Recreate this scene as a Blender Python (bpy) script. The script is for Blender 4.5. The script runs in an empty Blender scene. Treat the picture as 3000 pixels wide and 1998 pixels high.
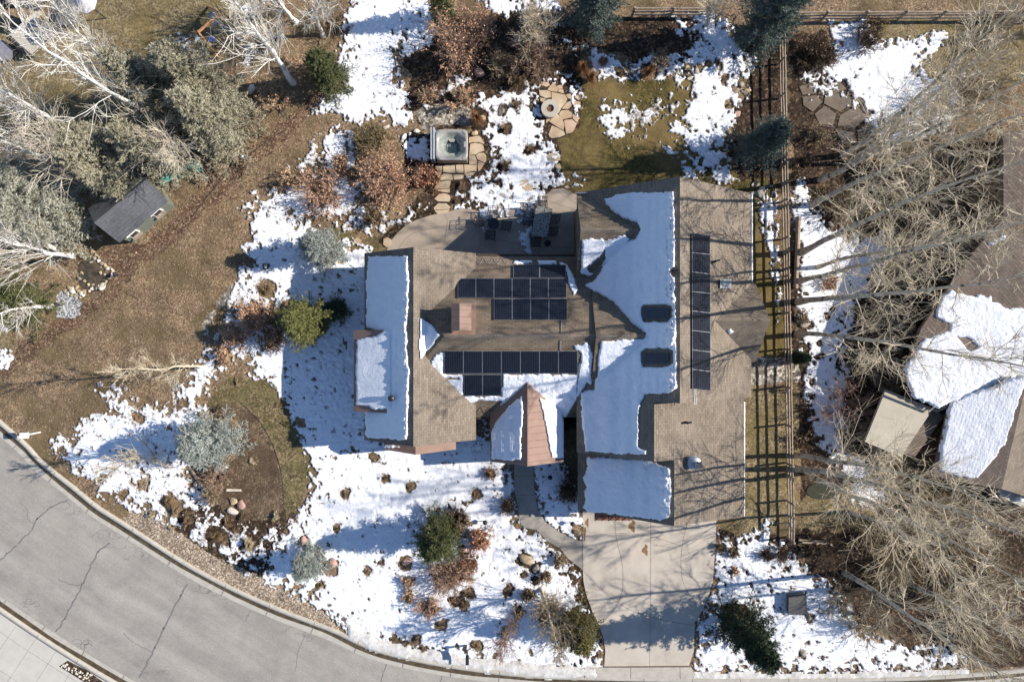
import bpy, math, random
import numpy as np
from math import radians, sin, cos, pi
# ---------------------------------------------------------------- camera, sky, sun, exposure
H = 42.6           # flying height of the drone in metres
PPM = 47.0         # photo pixels per metre on the ground
scene = bpy.context.scene
C = scene.collection
cam_d = bpy.data.cameras.new('camera'); cam = bpy.data.objects.new('camera', cam_d); C.objects.link(cam)
cam.location = (0, 0, H); cam.rotation_euler = (0, 0, 0)
cam_d.sensor_width = 36.0; cam_d.lens = 36.0 * H / (3000 / PPM)
cam_d.clip_end = 2000
scene.camera = cam
SUN_EL = 34.5
SUN_DIR = np.array([1.0, 0.115, 0.0]); SUN_DIR /= np.linalg.norm(SUN_DIR)
SUN_VEC = np.array([SUN_DIR[0]*cos(radians(SUN_EL)), SUN_DIR[1]*cos(radians(SUN_EL)), sin(radians(SUN_EL))])
world = bpy.data.worlds.new('World'); scene.world = world; world.use_nodes = True
wn = world.node_tree.nodes; wl = world.node_tree.links
sky = wn.new('ShaderNodeTexSky'); sky.sky_type = 'NISHITA'; sky.sun_disc = False
sky.sun_elevation = radians(SUN_EL); sky.sun_rotation = math.atan2(SUN_DIR[0], SUN_DIR[1])
sky.altitude = 2000; sky.air_density = 1.0; sky.dust_density = 0.3; sky.ozone_density = 3.0
bg = wn['Background']; bg.inputs['Strength'].default_value = 0.118
wl.new(sky.outputs[0], bg.inputs['Color'])
sun_d = bpy.data.lights.new('sun', 'SUN'); sun_d.energy = 4.9; sun_d.angle = radians(0.53); sun_d.color = (1.0, 0.925, 0.82)
sun = bpy.data.objects.new('sun', sun_d); C.objects.link(sun)
from mathutils import Vector
sun.rotation_euler = Vector(SUN_VEC).to_track_quat('Z', 'Y').to_euler(); sun.location = (30, 5, 60)
scene.view_settings.view_transform = 'Standard'; scene.view_settings.look = 'None'
scene.view_settings.exposure = 0.58; scene.view_settings.gamma = 1.0
scene.view_settings.use_curve_mapping = False
scene.cycles.max_bounces = 6; scene.cycles.diffuse_bounces = 3

# ---------------------------------------------------------------- helpers
def W(px, py, z=0.0):
    "photo position and true height -> world point"
    k = (1 - z / H) / PPM
    return np.array([(px - 1500) * k, (999 - py) * k, z])
def Wl(pts, z=0.0): return np.array([W(p[0], p[1], z) for p in pts])
def G(gx, gy, z=0.0):
    "plan position (pixels at ground level) -> world"
    return np.array([(gx - 1500) / PPM, (999 - gy) / PPM, z])

def mesh_from(name, V, F):
    V = np.asarray(V, dtype=np.float32); m = bpy.data.meshes.new(name)
    if isinstance(F, np.ndarray) and F.ndim == 2:
        n, k = F.shape
        m.vertices.add(len(V)); m.vertices.foreach_set('co', V.ravel())
        m.loops.add(n * k); m.loops.foreach_set('vertex_index', F.astype(np.int32).ravel())
        m.polygons.add(n); m.polygons.foreach_set('loop_start', np.arange(0, n * k, k, dtype=np.int32))
        m.update(calc_edges=True)
    else:
        m.from_pydata(V.tolist(), [], [list(f) for f in F]); m.update()
    return m
def obj(name, V, F, mat, parent=None, smooth=False, uv=None):
    "one mesh; V in world coordinates; origin at parent's location"
    V = np.asarray(V, dtype=np.float64)
    o_loc = np.array([0.0, 0, 0])
    if parent is not None:
        o_loc = wloc(parent)
    m = mesh_from(name, V - o_loc, F)
    if isinstance(mat, (list, tuple)):
        for x in mat: m.materials.append(x)
    else: m.materials.append(mat)
    if smooth: m.polygons.foreach_set('use_smooth', np.ones(len(m.polygons), dtype=bool))
    if uv is not None:
        l = m.uv_layers.new(name='UVMap'); vi = np.empty(len(m.loops), dtype=np.int32); m.loops.foreach_get('vertex_index', vi)
        if len(uv) == len(m.loops): l.data.foreach_set('uv', np.asarray(uv, dtype=np.float32).ravel())
        else: l.data.foreach_set('uv', np.asarray(uv, dtype=np.float32)[vi].ravel())
    o = bpy.data.objects.new(name, m); C.objects.link(o)
    if parent is not None: o.parent = parent
    return o
def wloc(o):
    l = np.array(o.location); p = o.parent
    while p is not None: l = l + np.array(p.location); p = p.parent
    return l
def thing(name, label, cat, loc, group=None):
    o = bpy.data.objects.new(name, None); C.objects.link(o); o.location = tuple(loc)
    o.empty_display_size = .3; o['label'] = label; o['category'] = cat
    if group: o['group'] = group
    return o
def tag(o, label, cat, group=None):
    o['label'] = label; o['category'] = cat
    if group: o['group'] = group
    return o
def struct(o): o['kind'] = 'structure'; return o
def stuff(o): o['kind'] = 'stuff'; return o
def recentre(o, p):
    "move a parentless mesh's origin to p"
    m = o.data; n = len(m.vertices); a = np.empty(n*3, dtype=np.float32); m.vertices.foreach_get('co', a)
    a = a.reshape(-1, 3) - np.asarray(p, dtype=np.float32); m.vertices.foreach_set('co', a.ravel()); m.update(); o.location = tuple(p); return o
class MB:
    def __init__(s): s.V = []; s.F = []
    def add(s, V, F):
        b = len(s.V); s.V += [tuple(v) for v in V]; s.F += [tuple(b + i for i in f) for f in F]; return s
    def box(s, c, d, rz=0.0):
        x, y, z = d[0]/2, d[1]/2, d[2]/2; cs, sn = cos(rz), sin(rz); V = []
        for a, b, e in ((-1,-1,-1),(1,-1,-1),(1,1,-1),(-1,1,-1),(-1,-1,1),(1,-1,1),(1,1,1),(-1,1,1)):
            X, Y = a*x, b*y; V.append((c[0]+X*cs-Y*sn, c[1]+X*sn+Y*cs, c[2]+e*z))
        return s.add(V, [(0,3,2,1),(4,5,6,7),(0,1,5,4),(1,2,6,5),(2,3,7,6),(3,0,4,7)])
    def tube(s, pts, r, n=6, cap=True):
        P = np.array(pts, dtype=float); R = np.full(len(P), r) if np.isscalar(r) else np.array(r)
        V, F = tube_batch(P[None], R[None], n)
        k = len(P); F = [tuple(f) for f in F]
        if cap: F += [tuple(range(n))[::-1], tuple((k-1)*n + i for i in range(n))]
        return s.add(V, F)
    def disc(s, c, r0, r1, z0, z1, n=24):
        "a lathe ring stack: lists of radii/heights"
        V = []; F = []
        for j in range(2):
            rr = (r0, r1)[j]; z = (z0, z1)[j]
            for i in range(n): a = 2*pi*i/n; V.append((c[0]+rr*cos(a), c[1]+rr*sin(a), z))
        for i in range(n): F.append((i, (i+1) % n, n+(i+1) % n, n+i))
        return s.add(V, F)
    def lathe(s, c, prof, n=24, cap0=True, cap1=True):
        V = []; F = []
        for r, z in prof:
            for i in range(n): a = 2*pi*i/n; V.append((c[0]+r*cos(a), c[1]+r*sin(a), c[2]+z))
        for j in range(len(prof)-1):
            for i in range(n): F.append((j*n+i, j*n+(i+1) % n, (j+1)*n+(i+1) % n, (j+1)*n+i))
        if cap0: F.append(tuple(range(n))[::-1])
        if cap1: F.append(tuple((len(prof)-1)*n+i for i in range(n)))
        return s.add(V, F)
    def prism(s, poly, z0, z1):
        "poly world xy, counter or clockwise"
        P = [tuple(p[:2]) for p in poly]
        a = sum(P[i][0]*P[(i+1) % len(P)][1]-P[(i+1) % len(P)][0]*P[i][1] for i in range(len(P)))
        if a < 0: P = P[::-1]
        n = len(P); z1s = z1 if hasattr(z1, '__len__') else [z1]*n
        V = [(x, y, z0) for x, y in P] + [(x, y, z1s[i]) for i, (x, y) in enumerate(P)]
        F = [tuple(range(n))[::-1], tuple(range(n, 2*n))] + [(i, (i+1) % n, n+(i+1) % n, n+i) for i in range(n)]
        return s.add(V, F)
    def slab(s, P, t):
        "polygon in space (world pts, counterclockwise from above) with thickness t downwards"
        n = len(P); V = [tuple(p) for p in P] + [(p[0], p[1], p[2]-t) for p in P]
        F = [tuple(range(n)), tuple(range(n, 2*n))[::-1]] + [((i+1) % n, i, n+i, n+(i+1) % n) for i in range(n)]
        return s.add(V, F)
    def obj(s, name, mat, parent=None, smooth=False, uv=None): return obj(name, s.V, s.F, mat, parent, smooth, uv)

def tube_batch(P, R, S=3):
    M, N, _ = P.shape
    T = np.empty_like(P); T[:, 1:-1] = P[:, 2:] - P[:, :-2]; T[:, 0] = P[:, 1]-P[:, 0]; T[:, -1] = P[:, -1]-P[:, -2]
    T /= np.linalg.norm(T, axis=2, keepdims=True) + 1e-9
    ref = np.zeros((M, 1, 3)); ref[:, 0, 0] = 0.31; ref[:, 0, 1] = 0.87; ref[:, 0, 2] = -.21
    ref = np.where(np.abs((T*ref).sum(2, keepdims=True)) > .8, np.array([0.9, -.2, .3])[None, None], ref)
    n1 = np.cross(T, ref); n1 /= np.linalg.norm(n1, axis=2, keepdims=True)+1e-9; n2 = np.cross(T, n1)
    a = np.arange(S)*2*pi/S
    V = P[:, :, None, :] + R[:, :, None, None]*(np.cos(a)[None, None, :, None]*n1[:, :, None, :] + np.sin(a)[None, None, :, None]*n2[:, :, None, :])
    idx = np.arange(M*N*S).reshape(M, N, S)
    A = idx[:, :-1, :]; B = np.roll(A, -1, axis=2); D = idx[:, 1:, :]; E = np.roll(D, -1, axis=2)
    F = np.stack([A, B, E, D], axis=-1).reshape(-1, 4)
    return V.reshape(-1, 3), F
def grow(rng, start, d, L, N, wob=.15, lift=0.0):
    M = len(start); P = np.empty((M, N, 3)); P[:, 0] = start; d = d/np.linalg.norm(d, axis=1, keepdims=True)
    for i in range(1, N):
        d = d + rng.normal(0, wob, (M, 3)); d[:, 2] += lift; d /= np.linalg.norm(d, axis=1, keepdims=True)
        P[:, i] = P[:, i-1] + d*(L/(N-1))[:, None]
    return P
def kids(rng, P, k, t0, t1, ang, even=False):
    M, N, _ = P.shape; par = np.repeat(np.arange(M), k)
    t = rng.uniform(t0, t1, M*k) if not even else np.tile(np.linspace(t0, t1, k), M)
    f = t*(N-1); i = np.minimum(f.astype(int), N-2); fr = (f-i)[:, None]
    pos = P[par, i]*(1-fr) + P[par, i+1]*fr
    T = P[par, i+1]-P[par, i]; T /= np.linalg.norm(T, axis=1, keepdims=True)+1e-9
    rnd = rng.normal(0, 1, (M*k, 3)); rnd -= (rnd*T).sum(1, keepdims=True)*T; rnd /= np.linalg.norm(rnd, axis=1, keepdims=True)
    a = ang*rng.uniform(.7, 1.3, (M*k, 1))
    return par, t, pos, T*np.cos(a)+rnd*np.sin(a)
def join(parts):
    Vs = []; Fs = []; b = 0
    for V, F in parts: Vs.append(V); Fs.append(F+b); b += len(V)
    return np.concatenate(Vs), np.concatenate(Fs)

# noise
_rs = np.random.RandomState(7); _LAT = _rs.rand(256, 256)
def vn(x, y, sc, seed=0):
    u = x/sc + seed*17.31; v = y/sc + seed*9.77
    i = np.floor(u).astype(int); j = np.floor(v).astype(int); fu = u-i; fv = v-j
    fu = fu*fu*(3-2*fu); fv = fv*fv*(3-2*fv)
    a = _LAT[i & 255, j & 255]; b = _LAT[(i+1) & 255, j & 255]; c = _LAT[i & 255, (j+1) & 255]; d = _LAT[(i+1) & 255, (j+1) & 255]
    return (a*(1-fu)+b*fu)*(1-fv)+(c*(1-fu)+d*fu)*fv
def sd_poly(x, y, poly):
    "signed distance (inside positive)"
    P = np.array(poly, dtype=float); best = np.full(x.shape, 1e18); ins = np.zeros(x.shape, dtype=bool)
    for k in range(len(P)):
        ax, ay = P[k]; bx, by = P[(k+1) % len(P)]; dx, dy = bx-ax, by-ay; L = dx*dx+dy*dy+1e-12
        t = np.clip(((x-ax)*dx+(y-ay)*dy)/L, 0, 1); d = (x-ax-t*dx)**2+(y-ay-t*dy)**2; best = np.minimum(best, d)
        if ay != by:
            c = ((ay > y) != (by > y)); xi = ax+(y-ay)*dx/(by-ay); ins ^= c & (x < xi)
    d = np.sqrt(best); return np.where(ins, d, -d)

# ---------------------------------------------------------------- materials
def nt(name, rough=.9, spec=.2):
    m = bpy.data.materials.new(name); m.use_nodes = True; t = m.node_tree; b = t.nodes['Principled BSDF']
    b.inputs['Roughness'].default_value = rough; b.inputs['Specular IOR Level'].default_value = spec
    return m, t, b
def node(t, typ, **kw):
    n = t.nodes.new(typ)
    for k, v in kw.items():
        if k in n.inputs: n.inputs[k].default_value = v
        else: setattr(n, k, v)
    return n
def ramp(t, fac, stops):
    r = t.nodes.new('ShaderNodeValToRGB'); e = r.color_ramp.elements
    while len(e) < len(stops): e.new(.5)
    for i, (p, c) in enumerate(stops): e[i].position = p; e[i].color = (*c, 1)
    t.links.new(fac, r.inputs[0]); return r.outputs[0]
def mixc(t, fac, a, b, mode='MIX'):
    n = t.nodes.new('ShaderNodeMix'); n.data_type = 'RGBA'; n.blend_type = mode
    if isinstance(fac, (int, float)): n.inputs[0].default_value = fac
    else: t.links.new(fac, n.inputs[0])
    for i, x in ((6, a), (7, b)):
        if isinstance(x, tuple): n.inputs[i].default_value = (*x, 1)
        else: t.links.new(x, n.inputs[i])
    return n.outputs[2]
def coord(t, which='Object'):
    return t.nodes.new('ShaderNodeTexCoord').outputs[which]
def geo_pos(t): return t.nodes.new('ShaderNodeNewGeometry').outputs['Position']
def bump(t, b, h, strength=.5, dist=.03):
    n = node(t, 'ShaderNodeBump', Strength=strength, Distance=dist); t.links.new(h, n.inputs['Height']); t.links.new(n.outputs[0], b.inputs['Normal'])
def noisy(name, stops, scale=4.0, detail=4, rough=.9, bs=.4, bd=.02, bscale=None, spec=.2, big=None, island=False):
    "colour from noise through a ramp + bump; big=(scale, colour, amount) adds a slow second variation"
    m, t, b = nt(name, rough, spec); p = geo_pos(t)
    n = node(t, 'ShaderNodeTexNoise', Scale=scale, Detail=detail, Roughness=.6); t.links.new(p, n.inputs['Vector'])
    col = ramp(t, n.outputs[0], stops)
    if big:
        n2 = node(t, 'ShaderNodeTexNoise', Scale=big[0], Detail=3); t.links.new(p, n2.inputs['Vector'])
        f = ramp(t, n2.outputs[0], [(.42, (0, 0, 0)), (.62, (big[2],)*3)])
        col = mixc(t, f, col, big[1])
    if island:
        g = t.nodes.new('ShaderNodeNewGeometry'); v = node(t, 'ShaderNodeMapRange'); t.links.new(g.outputs['Random Per Island'], v.inputs[0])
        v.inputs[3].default_value = .75; v.inputs[4].default_value = 1.25
        col = mixc(t, 1.0, col, v.outputs[0], 'MULTIPLY')
    t.links.new(col, b.inputs['Base Color'])
    if bs:
        n3 = node(t, 'ShaderNodeTexNoise', Scale=bscale or scale*3, Detail=4); t.links.new(p, n3.inputs['Vector'])
        bump(t, b, n3.outputs[0], bs, bd)
    return m
def plain(name, c, rough=.6, metal=0.0, spec=.4):
    m, t, b = nt(name, rough, spec); b.inputs['Metallic'].default_value = metal
    n = node(t, 'ShaderNodeTexNoise', Scale=6, Detail=3); t.links.new(geo_pos(t), n.inputs['Vector'])
    c2 = tuple(min(1, x*1.15) for x in c); c1 = tuple(x*.82 for x in c)
    t.links.new(ramp(t, n.outputs[0], [(.3, c1), (.7, c2)]), b.inputs['Base Color']); return m

def mat_ground(name, dark, mid, light, fleck, fs=9, amount=.45, big=None):
    "leaf litter / mulch / gravel: voronoi flecks of random tone over noise"
    m, t, b = nt(name, .95, .1); p = geo_pos(t)
    n = node(t, 'ShaderNodeTexNoise', Scale=2.2, Detail=6, Roughness=.7); t.links.new(p, n.inputs['Vector'])
    col = ramp(t, n.outputs[0], [(.33, dark), (.52, mid), (.72, light)])
    v = node(t, 'ShaderNodeTexVoronoi', Scale=fs); t.links.new(p, v.inputs['Vector'])
    sep = t.nodes.new('ShaderNodeSeparateColor'); t.links.new(v.outputs['Color'], sep.inputs[0])
    f = ramp(t, sep.outputs[0], [(1-amount-.05, (0, 0, 0)), (1-amount+.12, (1, 1, 1))])
    col = mixc(t, f, col, fleck)
    f2 = ramp(t, sep.outputs[1], [(0, (.5, .5, .5)), (1, (1.25, 1.25, 1.25))]); col = mixc(t, 1.0, col, f2, 'MULTIPLY')
    if big:
        n2 = node(t, 'ShaderNodeTexNoise', Scale=big[0], Detail=4); t.links.new(p, n2.inputs['Vector'])
        f = ramp(t, n2.outputs[0], [(.45, (0, 0, 0)), (.6, (big[2],)*3)]); col = mixc(t, f, col, big[1])
    n4 = node(t, 'ShaderNodeTexNoise', Scale=.9, Detail=5, Roughness=.65); t.links.new(p, n4.inputs['Vector'])
    col = mixc(t, 1.0, col, ramp(t, n4.outputs[0], [(.3, (.62, .62, .64)), (.55, (1, 1, 1)), (.75, (1.2, 1.16, 1.1))]), 'MULTIPLY')
    t.links.new(col, b.inputs['Base Color']); bump(t, b, sep.outputs[2], .5, .05); return m
M = {}
M['litter'] = mat_ground('leaf_litter', (.155, .105, .064), (.228, .158, .098), (.29, .205, .13), (.385, .285, .185), 15, .30, (.33, (.13, .098, .052), .75))
M['mulch'] = mat_ground('dark_mulch', (.028, .020, .015), (.055, .038, .027), (.10, .07, .047), (.16, .11, .07), 9, .22)
M['redmulch'] = mat_ground('red_brown_mulch', (.095, .058, .038), (.14, .088, .058), (.185, .12, .08), (.32, .23, .155), 12, .24)
M['soil'] = mat_ground('tan_soil', (.10, .072, .046), (.15, .108, .07), (.20, .145, .095), (.26, .2, .14), 14, .2, (.5, (.075, .05, .033), .7))
M['lawn'] = mat_ground('winter_green_lawn', (.075, .060, .024), (.135, .105, .040), (.20, .15, .062), (.085, .078, .028), 12, .4, (.35, (.21, .15, .065), .7))
M['arclawn'] = mat_ground('patchy_olive_lawn', (.095, .08, .042), (.155, .125, .062), (.23, .18, .095), (.29, .225, .135), 13, .3, (.8, (.13, .115, .05), .6))
M['drylawn'] = mat_ground('dry_tan_lawn', (.19, .145, .08), (.28, .22, .13), (.38, .31, .19), (.17, .135, .07), 13, .35, (.5, (.17, .13, .05), .6))
M['pea'] = mat_ground('pea_gravel', (.17, .12, .08), (.28, .21, .145), (.38, .3, .21), (.55, .46, .36), 15, .4)
M['cobble'] = mat_ground('pale_cobble', (.10, .085, .065), (.22, .19, .15), (.36, .32, .26), (.55, .5, .42), 6.5, .45)
M['bluegravel'] = mat_ground('grey_gravel', (.12, .12, .12), (.25, .25, .25), (.42, .42, .41), (.62, .63, .65), 13, .4)
def mat_asphalt():
    m, t, b = nt('asphalt', .92, .15); p = geo_pos(t)
    mp = node(t, 'ShaderNodeMapping'); mp.vector_type = 'TEXTURE'; mp.inputs['Rotation'].default_value = (0, 0, radians(-33)); mp.inputs['Scale'].default_value = (9, 1.0, 1); t.links.new(p, mp.inputs[0])
    n = node(t, 'ShaderNodeTexNoise', Scale=1.0, Detail=6, Roughness=.6); t.links.new(mp.outputs[0], n.inputs['Vector'])
    col = ramp(t, n.outputs[0], [(.3, (.265, .246, .218)), (.55, (.325, .302, .268)), (.75, (.378, .352, .312))])
    n2 = node(t, 'ShaderNodeTexNoise', Scale=.5, Detail=8, Roughness=.72); t.links.new(p, n2.inputs['Vector'])
    col = mixc(t, 1.0, col, ramp(t, n2.outputs[0], [(.3, (.80, .80, .80)), (.5, (1, 1, 1)), (.7, (1.12, 1.11, 1.08))]), 'MULTIPLY')
    n3 = node(t, 'ShaderNodeTexNoise', Scale=28, Detail=3); t.links.new(p, n3.inputs['Vector'])
    col = mixc(t, 1.0, col, ramp(t, n3.outputs[0], [(.3, (.78, .78, .78)), (.7, (1.16, 1.16, 1.16))]), 'MULTIPLY')
    t.links.new(col, b.inputs['Base Color']); bump(t, b, n3.outputs[0], .3, .012); return m
M['asphalt'] = mat_asphalt()
M['concrete'] = noisy('concrete_kerb', [(.3, (.36, .335, .29)), (.7, (.47, .44, .385))], 3, 6, .9, .2, .006, 40)
M['sidewalk'] = noisy('pale_sidewalk', [(.3, (.44, .42, .375)), (.7, (.52, .495, .44))], 1.5, 6, .9, .2, .006, 40)
M['driveway'] = noisy('tan_driveway', [(.3, (.37, .33, .28)), (.7, (.51, .46, .395))], 1.1, 7, .85, .2, .006, 45, .2, (.3, (.56, .49, .41), .5))
M['patio'] = noisy('tan_patio', [(.3, (.30, .245, .195)), (.7, (.40, .335, .27))], 1.2, 7, .85, .2, .006, 45)
M['walkway'] = noisy('grey_walkway', [(.3, (.28, .255, .22)), (.7, (.38, .345, .295))], 1.2, 7, .85, .2, .006, 45)
M['joint'] = plain('dark_joint', (.13, .10, .08), .95)  # dark tone of the paving and kerb joints
M['tar'] = plain('crack_seal', (.165, .16, .155), .85)
M['darkbrown'] = noisy('dark_gutter', [(.35, (.055, .042, .026)), (.7, (.12, .092, .058))], 3, 6, .5, .2, .01, 20)  # dark brown band along the gutter flowline
M['flag'] = noisy('sandstone_flag', [(.3, (.38, .30, .20)), (.7, (.56, .46, .33))], 1.6, 6, .85, .4, .01, 20, .2, (.9, (.42, .26, .15), .45))
M['rock'] = noisy('sandstone_boulder', [(.3, (.32, .24, .14)), (.7, (.55, .44, .28))], 2.5, 6, .9, .8, .04, 10)
M['pinkrock'] = noisy('pink_boulder', [(.3, (.34, .2, .16)), (.7, (.55, .38, .32))], 2.5, 6, .9, .8, .04, 10)
M['greyrock'] = noisy('grey_boulder', [(.3, (.17, .15, .12)), (.7, (.42, .38, .31))], 3, 6, .9, .8, .04, 10)
M['whiterock'] = noisy('white_boulder', [(.3, (.5, .42, .33)), (.7, (.75, .7, .62))], 3, 6, .9, .8, .04, 10)
# snow
def mat_snow(name='snow', ground=False):
    m, t, b = nt(name, .75, .25); p = geo_pos(t)
    n = node(t, 'ShaderNodeTexNoise', Scale=1.6, Detail=6, Roughness=.65); t.links.new(p, n.inputs['Vector'])
    col = ramp(t, n.outputs[0], [(.3, (.765, .79, .845)), (.7, (.865, .88, .905))])
    if ground:
        # thin, melting snow: grass, soil and grit show through where the cover thins out
        a = node(t, 'ShaderNodeAttribute', attribute_name='thin')
        g1 = node(t, 'ShaderNodeTexNoise', Scale=7.5, Detail=6, Roughness=.75); t.links.new(p, g1.inputs['Vector'])
        ad = node(t, 'ShaderNodeMath', operation='MULTIPLY_ADD'); t.links.new(a.outputs['Fac'], ad.inputs[0]); ad.inputs[1].default_value = .235; t.links.new(g1.outputs[0], ad.inputs[2])
        g2 = node(t, 'ShaderNodeTexNoise', Scale=3, Detail=3); t.links.new(p, g2.inputs['Vector'])
        dirt = ramp(t, g2.outputs[0], [(.35, (.10, .072, .045)), (.6, (.20, .15, .095))])
        col = mixc(t, ramp(t, ad.outputs[0], [(.655, (0, 0, 0)), (.725, (1, 1, 1))]), col, dirt)
        col = mixc(t, ramp(t, ad.outputs[0], [(.56, (0, 0, 0)), (.68, (.32, .32, .32))]), col, (.42, .40, .38))
    t.links.new(col, b.inputs['Base Color'])
    n2 = node(t, 'ShaderNodeTexNoise', Scale=3.5, Detail=7, Roughness=.72); t.links.new(p, n2.inputs['Vector']); bump(t, b, n2.outputs[0], .7, .11); return m
M['groundsnow'] = mat_snow('thin_ground_snow', True)
M['snow'] = mat_snow()
# shingles use UV in metres: u along the eave, v up the slope
def mat_shingle(name, c1, c2, c3, w=.33, h=.14, mortar=.38):
    m, t, b = nt(name, .92, .1); uv = coord(t, 'UV')
    br = node(t, 'ShaderNodeTexBrick', Scale=1.0); br.offset = .5; br.squash = 1
    br.inputs['Color1'].default_value = (*c1, 1); br.inputs['Color2'].default_value = (*c2, 1); br.inputs['Mortar'].default_value = (*[x*mortar for x in c1], 1)
    br.inputs['Mortar Size'].default_value = .012; br.inputs['Brick Width'].default_value = w; br.inputs['Row Height'].default_value = h; br.inputs['Bias'].default_value = 0.1
    t.links.new(uv, br.inputs['Vector'])
    n = node(t, 'ShaderNodeTexNoise', Scale=.55, Detail=5, Roughness=.6); t.links.new(geo_pos(t), n.inputs['Vector'])
    f = ramp(t, n.outputs[0], [(.35, (0, 0, 0)), (.7, (.75, .75, .75))]); col = mixc(t, f, br.outputs[0], c3)
    n3 = node(t, 'ShaderNodeTexNoise', Scale=9, Detail=4); t.links.new(geo_pos(t), n3.inputs['Vector'])
    col = mixc(t, .5, col, ramp(t, n3.outputs[0], [(.3, (.5, .5, .5)), (.7, (1, 1, 1))]), 'MULTIPLY')
    n5 = node(t, 'ShaderNodeTexNoise', Scale=.4, Detail=6, Roughness=.7); t.links.new(geo_pos(t), n5.inputs['Vector'])
    col = mixc(t, 1.0, col, ramp(t, n5.outputs[0], [(.32, (.74, .74, .75)), (.52, (1, 1, 1)), (.72, (1.13, 1.11, 1.08))]), 'MULTIPLY')
    t.links.new(col, b.inputs['Base Color']); bump(t, b, br.outputs['Fac'], -.4, .02); return m
M['shingle'] = mat_shingle('brown_shingle', (.275, .228, .18), (.18, .148, .117), (.265, .22, .175))
M['shingle2'] = mat_shingle('warm_shingle', (.26, .205, .15), (.165, .13, .095), (.24, .19, .14), .36, .15, .35)
M['shingle3'] = mat_shingle('neighbour_shingle', (.27, .21, .17), (.16, .125, .10), (.235, .185, .15), .4, .16)
M['greyshingle'] = mat_shingle('grey_shingle', (.15, .155, .165), (.10, .105, .115), (.135, .14, .15), .5, .2)
M['slate'] = plain('dark_roof', (.075, .08, .085), .8)
M['fascia'] = plain('dark_fascia', (.06, .045, .035), .7)
M['siding'] = noisy('brown_siding', [(.3, (.10, .075, .055)), (.7, (.16, .12, .09))], 5, 4, .8)
M['stucco'] = noisy('tan_stucco', [(.3, (.42, .36, .29)), (.7, (.5, .44, .36))], 3, 4, .9)
M['copper'] = noisy('copper_sheet', [(.3, (.215, .135, .102)), (.7, (.275, .178, .138))], 1.4, 5, .6, .1, .004, 20, .3)
M['redwood'] = plain('redwood', (.22, .085, .05), .7)
M['glass'] = plain('skylight_glass', (.04, .048, .06), .3, 0, .3)
M['darkglass'] = plain('window_glass', (.02, .025, .03), .06, 0, .8)
M['frame'] = plain('bronze_frame', (.07, .065, .06), .5)
M['white'] = plain('white_paint', (.78, .78, .76), .5)
M['alu'] = plain('aluminium', (.6, .6, .6), .35, .8)
M['black'] = plain('black_metal', (.018, .02, .024), .45)
M['darkgrey'] = plain('dark_grey_canvas', (.10, .105, .11), .8)
M['steel'] = plain('galvanised_steel', (.42, .44, .46), .4, .6)
M['wood'] = noisy('weathered_wood', [(.3, (.22, .165, .12)), (.7, (.42, .34, .26))], 6, 5, .85)
M['orangewood'] = plain('orange_stained_wood', (.5, .25, .12), .7)
M['green'] = plain('green_plastic', (.05, .30, .24), .35)
M['greenwall'] = plain('green_siding', (.16, .175, .14), .8)
M['blue'] = plain('blue_plastic', (.12, .16, .42), .4)
M['greypl'] = plain('grey_plastic', (.3, .31, .31), .5)
M['tubshell'] = noisy('tub_acrylic', [(.3, (.27, .26, .24)), (.7, (.38, .37, .345))], 8, 3, .25, 0, 0, None, .5)
M['tubside'] = plain('tub_cabinet', (.23, .19, .155), .6)
M['tubfloor'] = noisy('tub_basin', [(.3, (.20, .225, .20)), (.7, (.29, .32, .285))], 5, 3, .25, 0, 0, None, .5)
M['water'] = noisy('pond_water', [(.35, (.035, .03, .022)), (.65, (.10, .08, .055))], 3, 5, .25, .3, .02, 8, .5)
M['stone'] = noisy('cast_stone', [(.3, (.40, .37, .30)), (.7, (.48, .44, .365))], 3, 5, .85, .2, .006, 40)
def mat_panel():
    m, t, b = nt('solar_cells', .25, .15); uv = coord(t, 'UV')
    br = node(t, 'ShaderNodeTexBrick', Scale=1.0); br.offset = 0; br.inputs['Color1'].default_value = (.005, .007, .014, 1); br.inputs['Color2'].default_value = (.009, .012, .024, 1)
    br.inputs['Mortar'].default_value = (.06, .065, .075, 1); br.inputs['Mortar Size'].default_value = .004; br.inputs['Brick Width'].default_value = .13; br.inputs['Row Height'].default_value = .13
    t.links.new(uv, br.inputs['Vector']); t.links.new(br.outputs[0], b.inputs['Base Color']); return m
M['cells'] = mat_panel()
def mat_speckle():
    m, t, b = nt('speckled_glass', .3, .5); n = node(t, 'ShaderNodeTexNoise', Scale=22, Detail=2); t.links.new(geo_pos(t), n.inputs['Vector'])
    t.links.new(ramp(t, n.outputs[0], [(.42, (.05, .05, .048)), (.6, (.42, .4, .34))]), b.inputs['Base Color']); return m
M['speckle'] = mat_speckle()
# vegetation
def veg(name, c1, c2, sc=1.3, rough=.8):
    return noisy(name, [(.3, c1), (.7, c2)], sc, 4, rough, 0, island=True)
M['bark'] = noisy('aspen_bark', [(.36, (.10, .085, .065)), (.46, (.46, .41, .33)), (.7, (.60, .55, .46))], 2.6, 6, .8, .3, .01, 20)
M['twig'] = veg('aspen_twig', (.45, .37, .26), (.70, .61, .46))
M['whitebark'] = noisy('white_birch_bark', [(.33, (.2, .18, .16)), (.42, (.72, .70, .65)), (.7, (.82, .80, .76))], 2.2, 6, .8, .3, .01, 20)
M['whitetwig'] = veg('pale_twig', (.42, .36, .27), (.64, .57, .46))
M['tantwig'] = veg('tan_twig', (.24, .19, .13), (.42, .35, .25))
M['olivetwig'] = veg('olive_twig', (.20, .16, .095), (.36, .29, .18))
M['pinktwig'] = veg('pink_tan_twig', (.26, .165, .125), (.42, .30, .24))
M['redtwig'] = veg('red_twig', (.20, .07, .045), (.32, .13, .09))
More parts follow.
